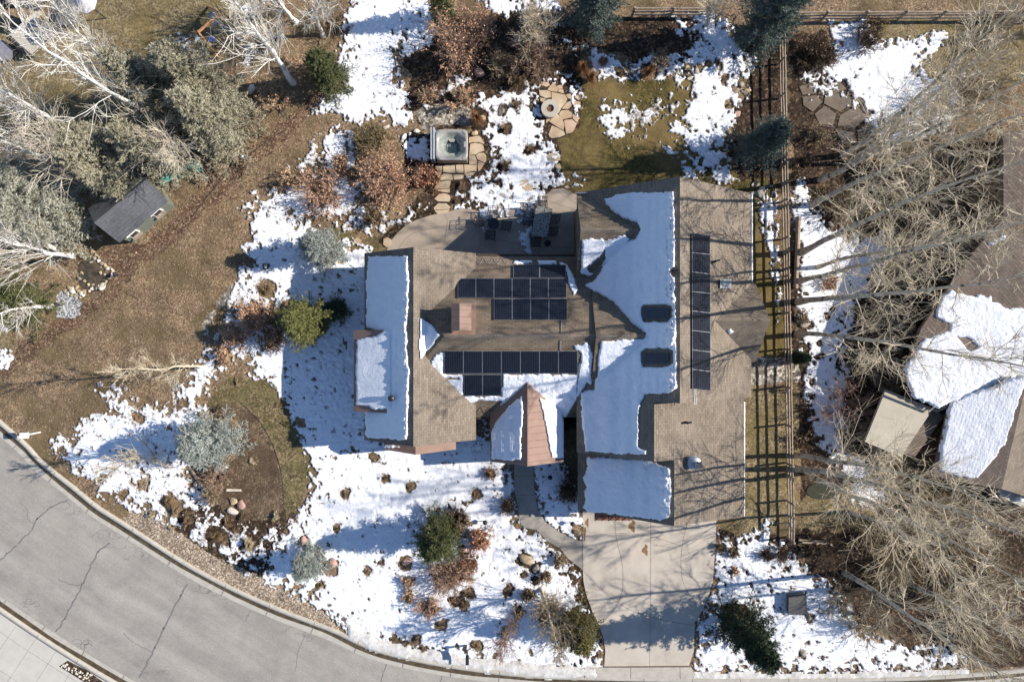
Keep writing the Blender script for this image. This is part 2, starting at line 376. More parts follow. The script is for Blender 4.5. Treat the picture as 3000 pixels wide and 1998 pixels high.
M['darktwig'] = veg('dark_twig', (.07, .048, .034), (.14, .10, .072))
M['orangeleaf'] = veg('dry_orange_leaf', (.44, .25, .14), (.68, .43, .27))
M['tanleaf'] = veg('dry_tan_leaf', (.22, .15, .09), (.38, .27, .17))
M['rustgrass'] = veg('rust_grass', (.27, .13, .06), (.45, .25, .13))
M['strawgrass'] = veg('straw_grass', (.45, .36, .22), (.68, .58, .40))
M['brownblade'] = veg('brown_blade', (.15, .10, .055), (.28, .20, .12))
M['olive'] = veg('olive_foliage', (.09, .08, .03), (.17, .14, .055))
M['needle_green'] = veg('green_needles', (.070, .082, .035), (.15, .165, .070), 1.0)
M['needle_olive'] = veg('olive_needles', (.13, .115, .045), (.27, .235, .10), 1.0)
M['needle_dark'] = veg('dark_needles', (.035, .055, .032), (.075, .10, .055), 1.0)
M['needle_yellow'] = veg('yellow_green_needles', (.13, .14, .045), (.26, .26, .10), 1.0)
M['needle_blue'] = veg('blue_needles', (.27, .27, .21), (.54, .54, .45), 1.0)
M['needle_silver'] = veg('silver_needles', (.235, .265, .24), (.45, .48, .44), 1.0)
M['needle_tan'] = veg('tan_blue_needles', (.26, .24, .165), (.50, .47, .35), .8)
M['needle_teal'] = veg('teal_needles', (.085, .115, .10), (.19, .235, .205), 1.0)
# ---------------------------------------------------------------- ground sheets
def mask_sheet(name, mat, polys, z, step=.16, amp=14, nsc=30, thick=.006, holes=(), seed=1, slope=.0015, fine=6):
    "irregular-edged sheet on the ground; polys in photo px; the edge dips under the surface below"
    allp = np.concatenate([np.array(p, dtype=float) for p in polys]); x0, y0 = allp.min(0)-30; x1, y1 = allp.max(0)+30
    s = step*PPM; xs = np.arange(x0, x1, s); ys = np.arange(y0, y1, s); X, Y = np.meshgrid(xs, ys, indexing='ij')
    f = np.full(X.shape, -1e9)
    for p in polys: f = np.maximum(f, sd_poly(X, Y, p))
    f += (vn(X, Y, nsc, seed)-.5)*2*amp + (vn(X, Y, 9, seed+3)-.5)*2*fine
    for h in holes: f = np.minimum(f, -sd_poly(X, Y, h)+(vn(X, Y, 14, seed+5)-.5)*6)
    Z = z + np.clip(f*slope, -.02, thick)
    return grid_mesh(name, mat, X, Y, Z, f > 0)
def grid_mesh(name, mat, X, Y, Z, keep, world=False, parent=None, smooth=True):
    k = keep[:-1, :-1] | keep[1:, :-1] | keep[:-1, 1:] | keep[1:, 1:]
    idx = np.arange(X.size).reshape(X.shape)
    F = np.stack([idx[:-1, :-1][k], idx[:-1, 1:][k], idx[1:, 1:][k], idx[1:, :-1][k]], 1)
    if world: V = np.stack([X.ravel(), Y.ravel(), Z.ravel()], 1); F = F[:, ::-1]
    else: V = np.stack([(X.ravel()-1500)/PPM, (999-Y.ravel())/PPM, Z.ravel()], 1)
    global LAST_USED
    used = np.unique(F); LAST_USED = used; rm = np.zeros(len(V), dtype=np.int64); rm[used] = np.arange(len(used))
    return obj(name, V[used], rm[F], mat, parent, smooth)

# base ground: one sheet reaching far beyond the frame
g = struct(obj('ground', [(-320, -320, 0), (320, -320, 0), (320, 320, 0), (-320, 320, 0)], np.array([[0, 1, 2, 3]]), M['litter']))
def sheet(*a, **k): return struct(mask_sheet(*a, **k))
sheet('mulch_bed', M['mulch'], [
    [(1170,150),(1300,60),(1420,40),(1520,40),(1640,60),(1660,130),(1650,200),(1560,235),(1480,240),(1400,300),(1340,370),(1260,380),(1215,360),(1190,280),(1200,220)],
    [(1640,50),(1760,40),(2000,50),(2080,80),(2100,140),(2040,170),(1960,210),(1860,190),(1800,150),(1680,140)],
    [(2130,60),(2230,100),(2290,110),(2310,560),(2130,560),(2140,480),(2130,420),(2150,330),(2190,260),(2180,180)],
    [(2310,110),(2420,90),(2480,240),(2560,420),(2520,520),(2400,560),(2320,560)],
    [(1180,390),(1260,390),(1265,480),(1340,520),(1340,600),(1260,640),(1180,680),(1130,730),(1100,730),(1190,620),(1240,560),(1180,500)],
    [(560,1480),(640,1430),(700,1500),(820,1500),(850,1400),(870,1480),(800,1640),(760,1700),(640,1650),(560,1600),(480,1545)],
    [(1370,240),(1700,150),(1700,560),(1400,620)], [(1330,480),(1420,430),(1430,620),(1330,620)],
    [(1230,1470),(1400,1470),(1440,1560),(1400,1740),(1290,1810),(1230,1740)],
    [(1500,1580),(1700,1640),(1750,1840),(1770,1990),(1690,1960),(1560,1880),(1500,1800)],
    [(2110,1560),(2330,1570),(2360,1800),(2250,1900),(2110,1880)], [(2220,770),(2330,740),(2330,1060),(2210,1060)],
    [(2335,540),(2900,380),(2950,700),(2760,1000),(2640,1150),(2540,1290),(2640,1350),(2800,1420),(3060,1500),(3060,1960),(2700,1940),(2520,1800),(2360,1660),(2340,1300)],
    [(560,1420),(660,1380),(700,1420),(640,1500),(570,1480)]], .002, amp=12, seed=2)
sheet('red_mulch_path', M['redmulch'], [[(30,1050),(60,1010),(150,960),(230,905),(330,830),(280,760),(300,715),(420,720),(540,610),(640,500),(760,420),(930,260),(960,240),(950,300),(840,400),(700,520),(560,660),(430,770),(340,870),(230,950),(100,1040),(0,1130),(0,1080)]], .004, amp=10, seed=3)
sheet('front_soil_bed', M['soil'], [[(612,1195),(660,1175),(720,1190),(780,1270),(815,1360),(830,1430),(828,1500),(805,1530),(740,1520),(690,1530),(640,1480),(590,1420),(600,1380),(680,1360),(720,1300),(700,1230)]], .007, amp=5, nsc=24, seed=4)
LAWN_BACK = [(1700,250),(1760,238),(1900,235),(2025,228),(2045,260),(2010,320),(2050,380),(2110,420),(2150,470),(2170,530),(2240,520),(2280,560),(2250,600),(2215,560),(2060,560),(2000,540),(1700,575),(1650,560),(1640,500),(1640,440),(1630,405),(1690,370),(1712,330),(1712,290)]
sheet('back_lawn', M['lawn'], [LAWN_BACK], .0045, amp=7, seed=5)
sheet('front_lawn_arc', M['arclawn'], [[(620,1150),(700,1110),(770,1110),(810,1150),(830,1200),(860,1250),(880,1320),(900,1400),(895,1450),(870,1500),(832,1530),(832,1440),(815,1340),(780,1255),(720,1180),(660,1170),(600,1215)]], .006, amp=15, nsc=22, seed=6, fine=9)
sheet('side_lawn', M['drylawn'], [[(2100,1460),(2180,1300),(2180,1130),(2335,1150),(2335,1540),(2240,1560),(2160,1565),(2098,1530)], [(2350,1420),(2500,1440),(2560,1500),(2500,1560),(2340,1560)]], .005, amp=12, seed=7, fine=9)
sheet('east_lawn_strip', M['lawn'], [[(2100,600),(2220,590),(2290,740),(2300,1080),(2100,1100)]], .005, amp=6, seed=8)
sheet('west_lawn_patch', M['arclawn'], [[(975,672),(1020,680),(1060,705),(1110,700),(1130,740),(1110,795),(960,795),(950,740)]], .006, amp=7, seed=9)
sheet('neighbour_lawn', M['drylawn'], [[(-200,60),(200,100),(260,-100),(900,-100),(700,60),(600,220),(480,330),(300,420),(0,360),(-200,330)], [(2470,80),(2700,60),(3300,40),(3300,240),(2900,240),(2700,230),(2600,120)], [(-120,960),(30,960),(70,1020),(20,1040),(-100,1100)]], .005, amp=16, seed=10)
sheet('grey_gravel_patch', M['bluegravel'], [[(185,855),(230,870),(232,925),(200,932),(165,925),(172,880)]], .012, amp=4, seed=11)
sheet('cobble_strip', M['cobble'], [[(700,855),(660,880),(620,930),(600,970),(590,960),(630,895),(680,840)], [(505,1120),(525,1130),(530,1185),(505,1190)], [(2195,1048),(2340,1046),(2340,1112),(2195,1120)], [(1215,330),(1290,300),(1370,300),(1380,360),(1240,372)]], .012, amp=7, seed=12)
# road with kerbs: back-of-kerb line traced on the photo, the other edges offset from it
BACK = [(-700,560),(-400,820),(-150,1080),(0,1230),(85,1300),(112,1337),(170,1385),(224,1426),(289,1482),(347,1516),(421,1564),(561,1655),(680,1717),(800,1771),(913,1815),(988,1842),(1060,1880),(1141,1908),(1311,1943),(1550,1973),(1752,1978),(2000,1984),(2300,1985),(2676,1981),(3000,1958),(3300,1915),(3700,1820)]
SOUTH = [(-700,1180),(-400,1440),(-150,1640),(0,1744),(163,1856),(391,1995),(700,2150),(1100,2300),(1700,2380),(2400,2390),(3100,2340),(3700,2230)]
def smooth_line(pts, n=140):
    P = np.array(pts, dtype=float); d = np.r_[0, np.cumsum(np.linalg.norm(np.diff(P, axis=0), axis=1))]
    for _ in range(2):
        Q = [P[0]]
        for a, b in zip(P[:-1], P[1:]): Q += [a*.75+b*.25, a*.25+b*.75]
        Q.append(P[-1]); P = np.array(Q)
    d = np.r_[0, np.cumsum(np.linalg.norm(np.diff(P, axis=0), axis=1))]; s = np.linspace(0, d[-1], n)
    return np.stack([np.interp(s, d, P[:, 0]), np.interp(s, d, P[:, 1])], 1)
def offset(P, o):
    T = np.gradient(P, axis=0); T /= np.linalg.norm(T, axis=1, keepdims=True); N = np.stack([-T[:, 1], T[:, 0]], 1); return P+N*o
def ribbon(name, mat, A, B, za, zb, **k):
    n = len(A); V = np.concatenate([Wl(A), Wl(B)]); V[:n, 2] = za; V[n:, 2] = zb
    F = np.array([[i, n+i, n+i+1, i+1] for i in range(n-1)]); return obj(name, V, F, mat, **k)
bk = smooth_line(BACK); so = smooth_line(SOUTH)
road_n = offset(bk, 38)
struct(ribbon('road', M['asphalt'], road_n, so[:, :], .016, .016))
def kerb(line, sgn, name):
    "kerb with raised top, dark gutter and pan as parts of one structure"
    e = [0, 11, 12.5, 24, 38] ; z = [.15, .15, .03, .02, .026]
    L = [offset(line, sgn*x) for x in e]
    n = len(line)
    V = np.concatenate([Wl(offset(line, sgn*-.6))] + [Wl(x) for x in L[:3]]); V[:n, 2] = -.02
    for i in range(3): V[(i+1)*n:(i+2)*n, 2] = z[i]
    fl = lambda a: a if sgn > 0 else a[:, ::-1]
    F = np.concatenate([fl(np.array([[r*n+i, (r+1)*n+i, (r+1)*n+i+1, r*n+i+1] for i in range(n-1)])) for r in range(3)])
    o = obj(name, V, F, M['concrete']); struct(o)
    wig = (vn(np.arange(n)*9.0, np.zeros(n), 30, 4)-.5)*6
    Lw = offset(line, sgn*24.0) + (offset(line, sgn*25.0)-offset(line, sgn*24.0))*wig[:, None]
    g1 = ribbon('gutter_flowline', M['darkbrown'], L[2] if sgn > 0 else Lw, Lw if sgn > 0 else L[2], .03, .024, parent=o)
    A, B = (Lw, L[4]) if sgn > 0 else (L[4], Lw)
    g2 = ribbon('gutter_pan', M['concrete'], A, B, .0245, .026, parent=o)
    mb = MB()
    d = np.r_[0, np.cumsum(np.linalg.norm(np.diff(line, axis=0), axis=1))]
    for s in np.arange(60, d[-1], 143.0):
        i = int(np.argmin(abs(d-s))); a = Wl([L[0][i]])[0]; b = Wl([L[4][i]])[0]; t = (b-a)/np.linalg.norm(b-a); q = np.array([-t[1], t[0], 0])*.018
        m1 = a+(b-a)*.31
        mb.add([a-q+[0,0,.153], a+q+[0,0,.153], m1+q+[0,0,.153], m1-q+[0,0,.153]], [(0,3,2,1)]); mb.add([m1-q+[0,0,.036], m1+q+[0,0,.036], b+q+[0,0,.034], b-q+[0,0,.034]], [(0,3,2,1)])
    j = mb.obj('kerb_joints', M['joint'], o); stuff(j)
    return o
kerb(bk, 1, 'kerb')
so2 = so.copy(); kerb(offset(so, 38), -1, 'kerb')
# far pavement and river rock beyond the south kerb
swA = offset(so, 38.8); swB = offset(so, 400)
pav = struct(ribbon('pavement', M['sidewalk'], swA, swB, .148, .148))
mb = MB()
def strip(mb, pts, w, z):
    P = Wl(pts); P[:, 2] = z; T = np.gradient(P, axis=0); T /= np.linalg.norm(T, axis=1, keepdims=True)+1e-9; Nn = np.stack([-T[:, 1], T[:, 0], 0*T[:, 0]], 1)
    ww = w if hasattr(w, '__len__') else np.full(len(P), w)
    A = P+Nn*np.array(ww)[:, None]/2; B = P-Nn*np.array(ww)[:, None]/2; n = len(P)
    V = np.concatenate([A, B]); F = [(i, n+i, n+i+1, i+1) for i in range(n-1)]; mb.add(V, F)
for q in (82, 175): strip(mb, offset(so, q), .014, .152)
for i in range(3, len(so), 2): strip(mb, [offset(so, 40)[i], offset(so, 395)[i]], .012, .1525)
stuff(mb.obj('pavement_joints', M['joint'], pav))
rr = [(178,1948),(203,1931),(260,1960),(320,2003),(420,2050),(380,2070),(290,2020),(230,1980)]
P = struct(MB().prism([W(*p) for p in rr], .10, .156).obj('river_rock_bed', M['mulch']))
rng = np.random.default_rng(5)
# ---- stones
def rock_verts(rng, c, r, squash=.6, n=0, flat=False):
    import bmesh
    bm = bmesh.new(); bmesh.ops.create_icosphere(bm, subdivisions=n or 2, radius=1.0)
    V = np.array([v.co[:] for v in bm.verts]); F = np.array([[v.index for v in f.verts] for f in bm.faces]); bm.free()
    k = rng.normal(0, 1, (7, 3)); k /= np.linalg.norm(k, axis=1, keepdims=True)
    for q in k:
        d = V@q; cut = rng.uniform(.45, .8); V -= np.clip(d-cut, 0, None)[:, None]*q*.9
    V *= np.array([r[0], r[1], r[2]])*(1/.8); V += rng.normal(0, .02, V.shape)*min(r); a = rng.uniform(0, pi)
    R = np.array([[cos(a), -sin(a), 0], [sin(a), cos(a), 0], [0, 0, 1]]); V = V@R.T
    return V+np.array(c), F
mbV = []
for i in range(330):
    x, y = rng.uniform(180, 400), rng.uniform(1932, 2060)
    if sd_poly(np.array([x]), np.array([y]), rr)[0] < 2: continue
    V, F = rock_verts(rng, W(x, y)+[0, 0, .17], (rng.uniform(.04, .09),)*2+(.04,), n=1); mbV.append((V, F))
V, F = join(mbV); stuff(obj('river_rocks', V, F, M['whiterock'], P))
# pea gravel strip behind the kerb
gv = np.array([i for i in range(len(bk)) if 340 < bk[i, 0] < 990]); gl = bk[gv]
wd = np.interp(gl[:, 0], [340, 372, 450, 640, 740, 840, 920, 985], [4, 62, 62, 52, 62, 50, 36, 6])
outer = np.array([p for p in gl]); Tn = np.gradient(gl, axis=0); Tn /= np.linalg.norm(Tn, axis=1, keepdims=True); Nn = np.stack([Tn[:, 1], -Tn[:, 0]], 1)
ribbon_poly = [tuple(p) for p in (gl+Nn*-1)] + [tuple(p) for p in (gl+Nn*wd[:, None])[::-1]]
sheet('pea_gravel_strip', M['pea'], [ribbon_poly], .018, step=.12, amp=3, seed=13, thick=.02, slope=.01)
# driveway
DRIVE = [(1707,1430),(1707,1583),(1707,1665),(1709,1700),(1717,1740),(1735,1790),(1756,1832),(1768,1868),(1773,1905),(1770,1950),(2018,1948),(2032,1905),(2035,1830),(2033,1823),(2046,1806),(2060,1780),(2078,1735),(2088,1700),(2095,1610),(2098,1525),(2098,1430)]
dr = struct(MB().prism([W(*p) for p in DRIVE], -.02, .05).obj('driveway', M['driveway']))
APR = [(1730,1952),(2022,1950),(2045,1985),(1712,1982)]
ap = struct(MB().prism([W(*p) for p in APR], -.02, .166).obj('driveway_apron', M['concrete']))
mb = MB(); J = .054
def arc(pts, n=24): return smooth_line(pts, n)
for pts in ([(1707,1524),(1707,1665)], [(1906,1530),(1905,1750),(1903,1950)], arc([(1708,1573),(1780,1561),(1850,1561),(1930,1575),(1997,1600)]), arc([(1801,1525),(1804,1575),(1822,1640),(1826,1690),(1822,1740),(1800,1785),(1757,1830)]),
            arc([(2013,1530),(2000,1580),(1993,1640),(1997,1700),(2020,1745),(2060,1778)]), arc([(1708,1670),(1770,1735),(1830,1780),(1900,1805),(1960,1820),(2033,1830)]), arc([(2000,1585),(2050,1577),(2097,1572)])):
    strip(mb, pts, .018, J)
stuff(mb.obj('driveway_joints', M['joint'], dr))
mb = MB()
for c, rx, ry in (((1890,1610), 8, 14), ((1852,1540), 9, 16), ((1712,1560), 4, 20), ((1720,1530), 5, 12)):
    V = []
    for i in range(22):
        a = 2*pi*i/22; k = 1+.3*sin(3*a+c[0])+.12*sin(7*a); V.append(W(c[0]+rx*k*cos(a), c[1]+ry*k*sin(a))+[0, 0, .055])
    mb.add(V, [tuple(range(22))[::-1]])
mb.obj('rust_stain', plain('rust_stain', (.22, .13, .06), .8), dr)
mb = MB(); [strip(mb, l, .03, .170) for l in ([(1847,1951),(1846,1984)], [(1990,1950),(1991,1984)], [(1712,1952),(1712,1980)])]; stuff(mb.obj('apron_joints', M['joint'], ap))
WALK = [(1506,1340),(1508,1440),(1518,1495),(1526,1535),(1540,1545),(1572,1552),(1605,1585),(1640,1606),(1665,1636),(1707,1668),(1707,1584),(1692,1583),(1645,1562),(1600,1530),(1577,1495),(1567,1450),(1563,1400),(1564,1340)]
wk = struct(MB().prism([W(*p) for p in WALK], -.02, .04).obj('walkway', M['walkway']))
mb = MB(); [strip(mb, l, .016, .044) for l in ([(1572,1551),(1596,1528)], [(1640,1605),(1656,1572)], [(1508,1395),(1564,1393)], [(1510,1450),(1567,1450)])]; stuff(mb.obj('walkway_joints', M['joint'], wk))
# patio
PAT = [(1133,735),(1146,706),(1165,682),(1190,660),(1222,644),(1260,632),(1300,624),(1340,614),(1368,612),(1400,618),(1420,624),(1440,600),(1470,560),(1560,560),(1600,570),(1618,556),(1650,552),(1700,578),(1730,600),(1730,800),(1130,800)]
pt = struct(MB().prism([W(*p) for p in PAT], -.02, .04).obj('patio', M['patio']))
mb = MB(); [strip(mb, l, .016, .044) for l in (arc([(1165,735),(1185,700),(1220,678),(1290,665),(1380,655),(1430,640)]), [(1300,624),(1312,650),(1300,720)], [(1412,690),(1400,745)], arc([(1440,695),(1530,720),(1620,726),(1700,728)]), [(1582,700),(1578,745)], [(1630,560),(1700,605)], [(1595,585),(1700,622)])]; stuff(mb.obj('patio_joints', M['joint'], pt))
# crack sealing on the road
mb = MB(); rg = random.Random(4)
def wiggle(a, b, n, amp):
    P = []
    for i in range(n+1):
        t = i/n; P.append((a[0]+(b[0]-a[0])*t+rg.uniform(-amp, amp), a[1]+(b[1]-a[1])*t+rg.uniform(-amp, amp)))
    return smooth_line(P, n*3)
def poly_wig(pts, amp, w):
    for a, b in zip(pts[:-1], pts[1:]): strip(mb, wiggle(a, b, 5, amp), w, .0205)
CR = [([(-5,1648),(20,1622),(50,1595),(90,1555),(110,1520),(150,1485),(200,1465)], .10), ([(165,1850),(190,1810),(215,1765),(245,1710),(265,1660),(290,1615),(320,1588)], .11), ([(170,1695),(200,1708),(225,1716),(245,1708)], .06),
      ([(405,1985),(430,1945),(455,1895),(480,1840),(505,1790),(530,1745),(548,1710)], .12), ([(362,1852),(395,1885),(445,1910)], .04), ([(60,1468),(80,1490),(82,1520),(100,1534)], .04),
      ([(1113,2000),(1125,1965),(1140,1925)], .07), ([(1290,2000),(1298,1960)], .05), ([(863,1965),(880,1890),(895,1850)], .04), ([(720,1818),(732,1790)], .05), ([(835,1850),(850,1835),(862,1832)], .04), ([(1125,1930),(1108,1910)], .04)]
for pts, w in CR: poly_wig(pts, 2.6, w*.8)
def loops(c, n, r, w=.02):
    for i in range(n):
        x, y = c[0]+rg.uniform(-1.6, 1.6)*r, c[1]+rg.uniform(-.8, .8)*r; a0 = rg.uniform(0, 6); rr_ = r*rg.uniform(.3, .8)
        strip(mb, [(x+rr_*cos(a0+k*.55)*1.25, y+rr_*sin(a0+k*.55)*.8) for k in range(rg.randint(5, 11))], w, .0208)
loops((325,1580), 9, 22); loops((400,1618), 8, 20); loops((560,1705), 7, 20); loops((625,1735), 10, 20); loops((90,1770), 6, 14, .03); loops((250,1890), 8, 16, .03)
loops((215,1485), 6, 20, .03); loops((405,1975), 5, 14); loops((1140,1930), 4, 12, .025); loops((880,1865), 4, 14, .025); loops((480,1975), 4, 12, .02)
s_ = mb.obj('crack_sealing', M['tar']); struct(s_)
# steel landscape edging line
mb = MB(); mb.tube(Wl(smooth_line([(830,385),(760,430),(715,470),(640,535),(560,640)], 20))+[0, 0, .04], .02, 4)
EDG = mb.obj('landscape_edging', M['black']); tag(EDG, 'thin dark edging line running diagonally through the leaf litter', 'garden edging')
mb = MB(); mb.tube(Wl(smooth_line([(700,1175),(760,1230),(800,1300),(825,1380),(832,1440),(830,1510),(800,1600)], 26))+[0, 0, .02], .014, 4)
tag(mb.obj('landscape_edging', M['black']), 'curved dark edging between the tan soil bed and the green lawn arc', 'garden edging')
# fallen leaves as real little quads
rng = np.random.default_rng(21)
n = 26000; X = rng.uniform(-60, 960, n); Y = rng.uniform(180, 1330, n)
LP = [(0,1230),(170,1380),(260,1240),(520,1170),(600,1000),(720,830),(700,640),(760,520),(960,380),(980,200),(900,150),(640,500),(300,720),(200,940),(-60,1050),(-60,1200)]
f = sd_poly(X, Y, LP)+(vn(X, Y, 40, 3)-.5)*60; k = f > 0; X, Y = X[k], Y[k]; n = len(X)
c = np.stack([(X-1500)/PPM, (999-Y)/PPM, rng.uniform(.015, .05, n)], 1); a = rng.uniform(0, 2*pi, n); L = rng.uniform(.022, .045, n)
u = np.stack([np.cos(a), np.sin(a), rng.normal(0, .35, n)], 1)*L[:, None]; v = np.stack([-np.sin(a), np.cos(a), rng.normal(0, .35, n)], 1)*L[:, None]*.7
V = np.stack([c-u, c-v, c+u, c+v], 1).reshape(-1, 3); F = np.arange(n*4).reshape(n, 4)
M['leafbits'] = veg('fallen_leaf', (.19, .135, .085), (.33, .25, .16)); stuff(tag(obj('fallen_leaves', V, F, M['leafbits']), 'dry brown leaves scattered over the bare ground west of the house', 'leaves'))
# ---------------------------------------------------------------- the house
# roof blocks: (x0, x1, y0, y1) in plan pixels, ridge axis, ridge position, ridge height, pitch
BL = {
 'A': dict(x0=1101, x1=1402, y0=762, y1=1266, ax='y', r=1251, z=5.85, p=.80),
 'B': dict(x0=1112, x1=1790, y0=766, y1=1208, ax='x', r=987, z=6.2, p=.74, hip=1330),
 'C': dict(x0=1674, x1=2142, y0=603, y1=1149, ax='y', r=1904, z=7.6, p=.80),
 'D': dict(x0=1674, x1=2112, y0=1149, y1=1297, ax='y', r=1851, z=6.7, p=.80, pe=.45),
 'E': dict(x0=1681, x1=2112, y0=1297, y1=1462, ax='y', r=1906, z=6.2, p=.72, pe=.45),
 'F': dict(x0=1985, x1=2155, y0=842, y1=1056, ax='x', r=948, z=5.7, p=1.0),
 'G1': dict(x0=1672, x1=1850, y0=616, y1=828, ax='x', r=722, z=6.2, p=.93),
 'G2': dict(x0=1709, x1=1862, y0=862, y1=1116, ax='x', r=989, z=6.5, p=.80),
 'P': dict(x0=1441, x1=1641, y0=1108, y1=1328, ax='y', r=1541, z=4.4, p=.70),
}
def bz(b, gx, gy, clip=True):
    "roof height of block at plan px"
    d = ((gx-b['r']) if b['ax'] == 'y' else (gy-b['r']))/PPM
    z = b['z']-np.where(d > 0, b.get('pe', b['p']), b['p'])*abs(d)
    if 'hip' in b: z = np.minimum(z, b['z']-.8*np.clip(b['hip']-gx, 0, None)/PPM)
    ins = (gx >= b['x0']) & (gx <= b['x1']) & (gy >= b['y0']) & (gy <= b['y1'])
    return np.where(ins, z, -9.0) if clip else z
def zroof(gx, gy):
    z = np.full(np.shape(gx), -9.0)
    for b in BL.values(): z = np.maximum(z, bz(b, gx, gy))
    return z
house = thing('house', 'large brown shingle-roofed house with snow on its west slopes and solar panels', 'house', G(1620, 1000))
def face_uv(P):
    "UV in metres for a planar roof face: v up the slope"
    P = np.array(P); n = np.cross(P[1]-P[0], P[2]-P[0]); n /= np.linalg.norm(n)
    if n[2] < 0: n = -n
    u = np.cross([0, 0, 1.0], n); u = u/np.linalg.norm(u) if np.linalg.norm(u) > 1e-6 else np.array([1.0, 0, 0]); v = np.cross(n, u)
    return [(p@u, p@v) for p in P]
def roof_obj(name, faces, mat, parent, t=.2):
    "each face a slab of thickness t with UVs for the shingles"
    V = []; F = []; UV = []
    for P in faces:
        P = [np.array(p, dtype=float) for p in P]
        n = np.cross(P[1]-P[0], P[2]-P[0])
        if n[2] < 0: P = P[::-1]
        b = len(V); k = len(P); uv = face_uv(P)
        V += P + [p-[0, 0, t] for p in P]
        F.append(tuple(b+i for i in range(k))); UV += uv
        F.append(tuple(b+k+i for i in range(k))[::-1]); UV += uv[::-1]
        for i in range(k):
            j = (i+1) % k; F.append((b+j, b+i, b+k+i, b+k+j)); UV += [uv[j], uv[i], uv[i], uv[j]]
    return obj(name, V, F, mat, parent, uv=UV)
def block(name, b, mat, wallmat, inset=16, parent=house, base=0.0):
    x0, x1, y0, y1, r, z, p = (b[k] for k in ('x0', 'x1', 'y0', 'y1', 'r', 'z', 'p'))
    pe = b.get('pe', p)
    if b['ax'] == 'y':
        ew = z-p*(r-x0)/PPM; ee = z-pe*(x1-r)/PPM
        faces = [[G(x0, y0, ew), G(x0, y1, ew), G(r, y1, z), G(r, y0, z)], [G(r, y0, z), G(r, y1, z), G(x1, y1, ee), G(x1, y0, ee)]]
        wi = .2+p*inset/PPM*0
        a0, a1, c0, c1 = x0+inset, x1-inset, y0+inset, y1-inset; zz = lambda gx: z-(pe if gx > r else p)*abs(gx-r)/PPM-.22
        sec = [(a0, base), (a1, base), (a1, zz(a1)), (r, z-.22), (a0, zz(a0))]
        V = [G(s[0], c0, s[1]) for s in sec]+[G(s[0], c1, s[1]) for s in sec]
    else:
        en = z-p*(r-y0)/PPM; es = z-p*(y1-r)/PPM
        if 'hip' in b:
            h = b['hip']; hz = z-.8*(h-x0)/PPM
            # hip lines meet each eave where both planes agree
            xn = h-(z-en)/.8*PPM; xs_ = h-(z-es)/.8*PPM
            faces = [[G(xn, y0, en), G(h, r, z), G(x1, r, z), G(x1, y0, en)], [G(h, r, z), G(xs_, y1, es), G(x1, y1, es), G(x1, r, z)], [G(h, r, z), G(xn, y0, en), G(xs_, y1, es)]]
        else:
            faces = [[G(x0, y0, en), G(x0, r, z), G(x1, r, z), G(x1, y0, en)], [G(x0, r, z), G(x0, y1, es), G(x1, y1, es), G(x1, r, z)]]
        a0, a1, c0, c1 = x0+inset, x1-inset, y0+inset, y1-inset; zz = lambda gy: z-p*abs(gy-r)/PPM-.22
        if 'hip' in b: a0 = b['hip']+20
        sec = [(c0, base), (c1, base), (c1, zz(c1)), (r, z-.22), (c0, zz(c0))]
        V = [G(a0, s[0], s[1]) for s in sec]+[G(a1, s[0], s[1]) for s in sec]
    ro = roof_obj('roof', faces, mat, parent)
    F = [(0,1,2,3,4), (9,8,7,6,5)]+[(i, 5+i, 5+(i+1) % 5, (i+1) % 5) for i in range(5)]
    if wallmat: obj('wall', V, F, wallmat, parent)
    # ridge cap: real overlapping cap strip along the ridge
    if mat is not M['copper']:
        if b['ax'] == 'y': a, c = G(r, y0+1, z+.02), G(r, y1-1, z+.02); off = np.array([.14, 0, -p*.14])
        else: a, c = G(max(x0, b.get('hip', x0)), r, z+.02), G(x1, r, z+.02); off = np.array([0, .14, -p*.14])
        o2 = off*[-1, -1, 1]; roof_obj('ridge_cap', [[a, a+off, c+off, c], [a+o2, a, c, c+o2]], M['shingle'], ro, .02)
    return ro
block('A', BL['A'], M['shingle'], M['siding'])
block('B', BL['B'], M['shingle2'], M['siding'])
rC = block('C', BL['C'], M['shingle'], M['siding'])
rD = block('D', BL['D'], M['shingle'], M['siding'])
rE = block('E', BL['E'], M['shingle'], M['siding'])
block('F', BL['F'], M['shingle'], M['siding'])
block('G1', BL['G1'], M['shingle2'], M['siding'], 10)
block('G2', BL['G2'], M['shingle2'], M['siding'], 8)
# entry porch: standing-seam copper gable on posts
b = BL['P']; ew = b['z']-b['p']*(b['r']-b['x0'])/PPM; ee = b['z']-b['p']*(b['x1']-b['r'])/PPM
pr = roof_obj('porch_roof', [[G(b['x0'], b['y0'], ew), G(b['x0'], b['y1'], ew), G(b['r'], b['y1'], b['z']), G(b['r'], b['y0'], b['z'])], [G(b['r'], b['y0'], b['z']), G(b['r'], b['y1'], b['z']), G(b['x1'], b['y1'], ee), G(b['x1'], b['y0'], ee)]], M['copper'], house, .1)
mb = MB()
for gy in np.arange(b['y0']+6, b['y1'], 18.5):
    for s, e in ((-1, b['x0']), (1, b['x1'])):
        a = G(b['r'], gy, b['z']+.015); c = G(e, gy, b['z']-b['p']*abs(e-b['r'])/PPM+.015); mb.tube([a, c], .014, 4)
a = G(b['r'], b['y0'], b['z']+.03); mb.tube([a, G(b['r'], b['y1'], b['z']+.03)], .05, 6)
stuff(mb.obj('standing_seams', M['copper'], pr))
for gx, gy in ((1455, 1318), (1627, 1318), (1495, 1318), (1588, 1318)):
    mb = MB(); c = G(gx, gy, 0); mb.box(c+[0, 0, 1.45], (.24, .24, 2.5)); mb.box(c+[0, 0, .2], (.36, .36, .4)); mb.obj('porch_post', M['siding'], house)
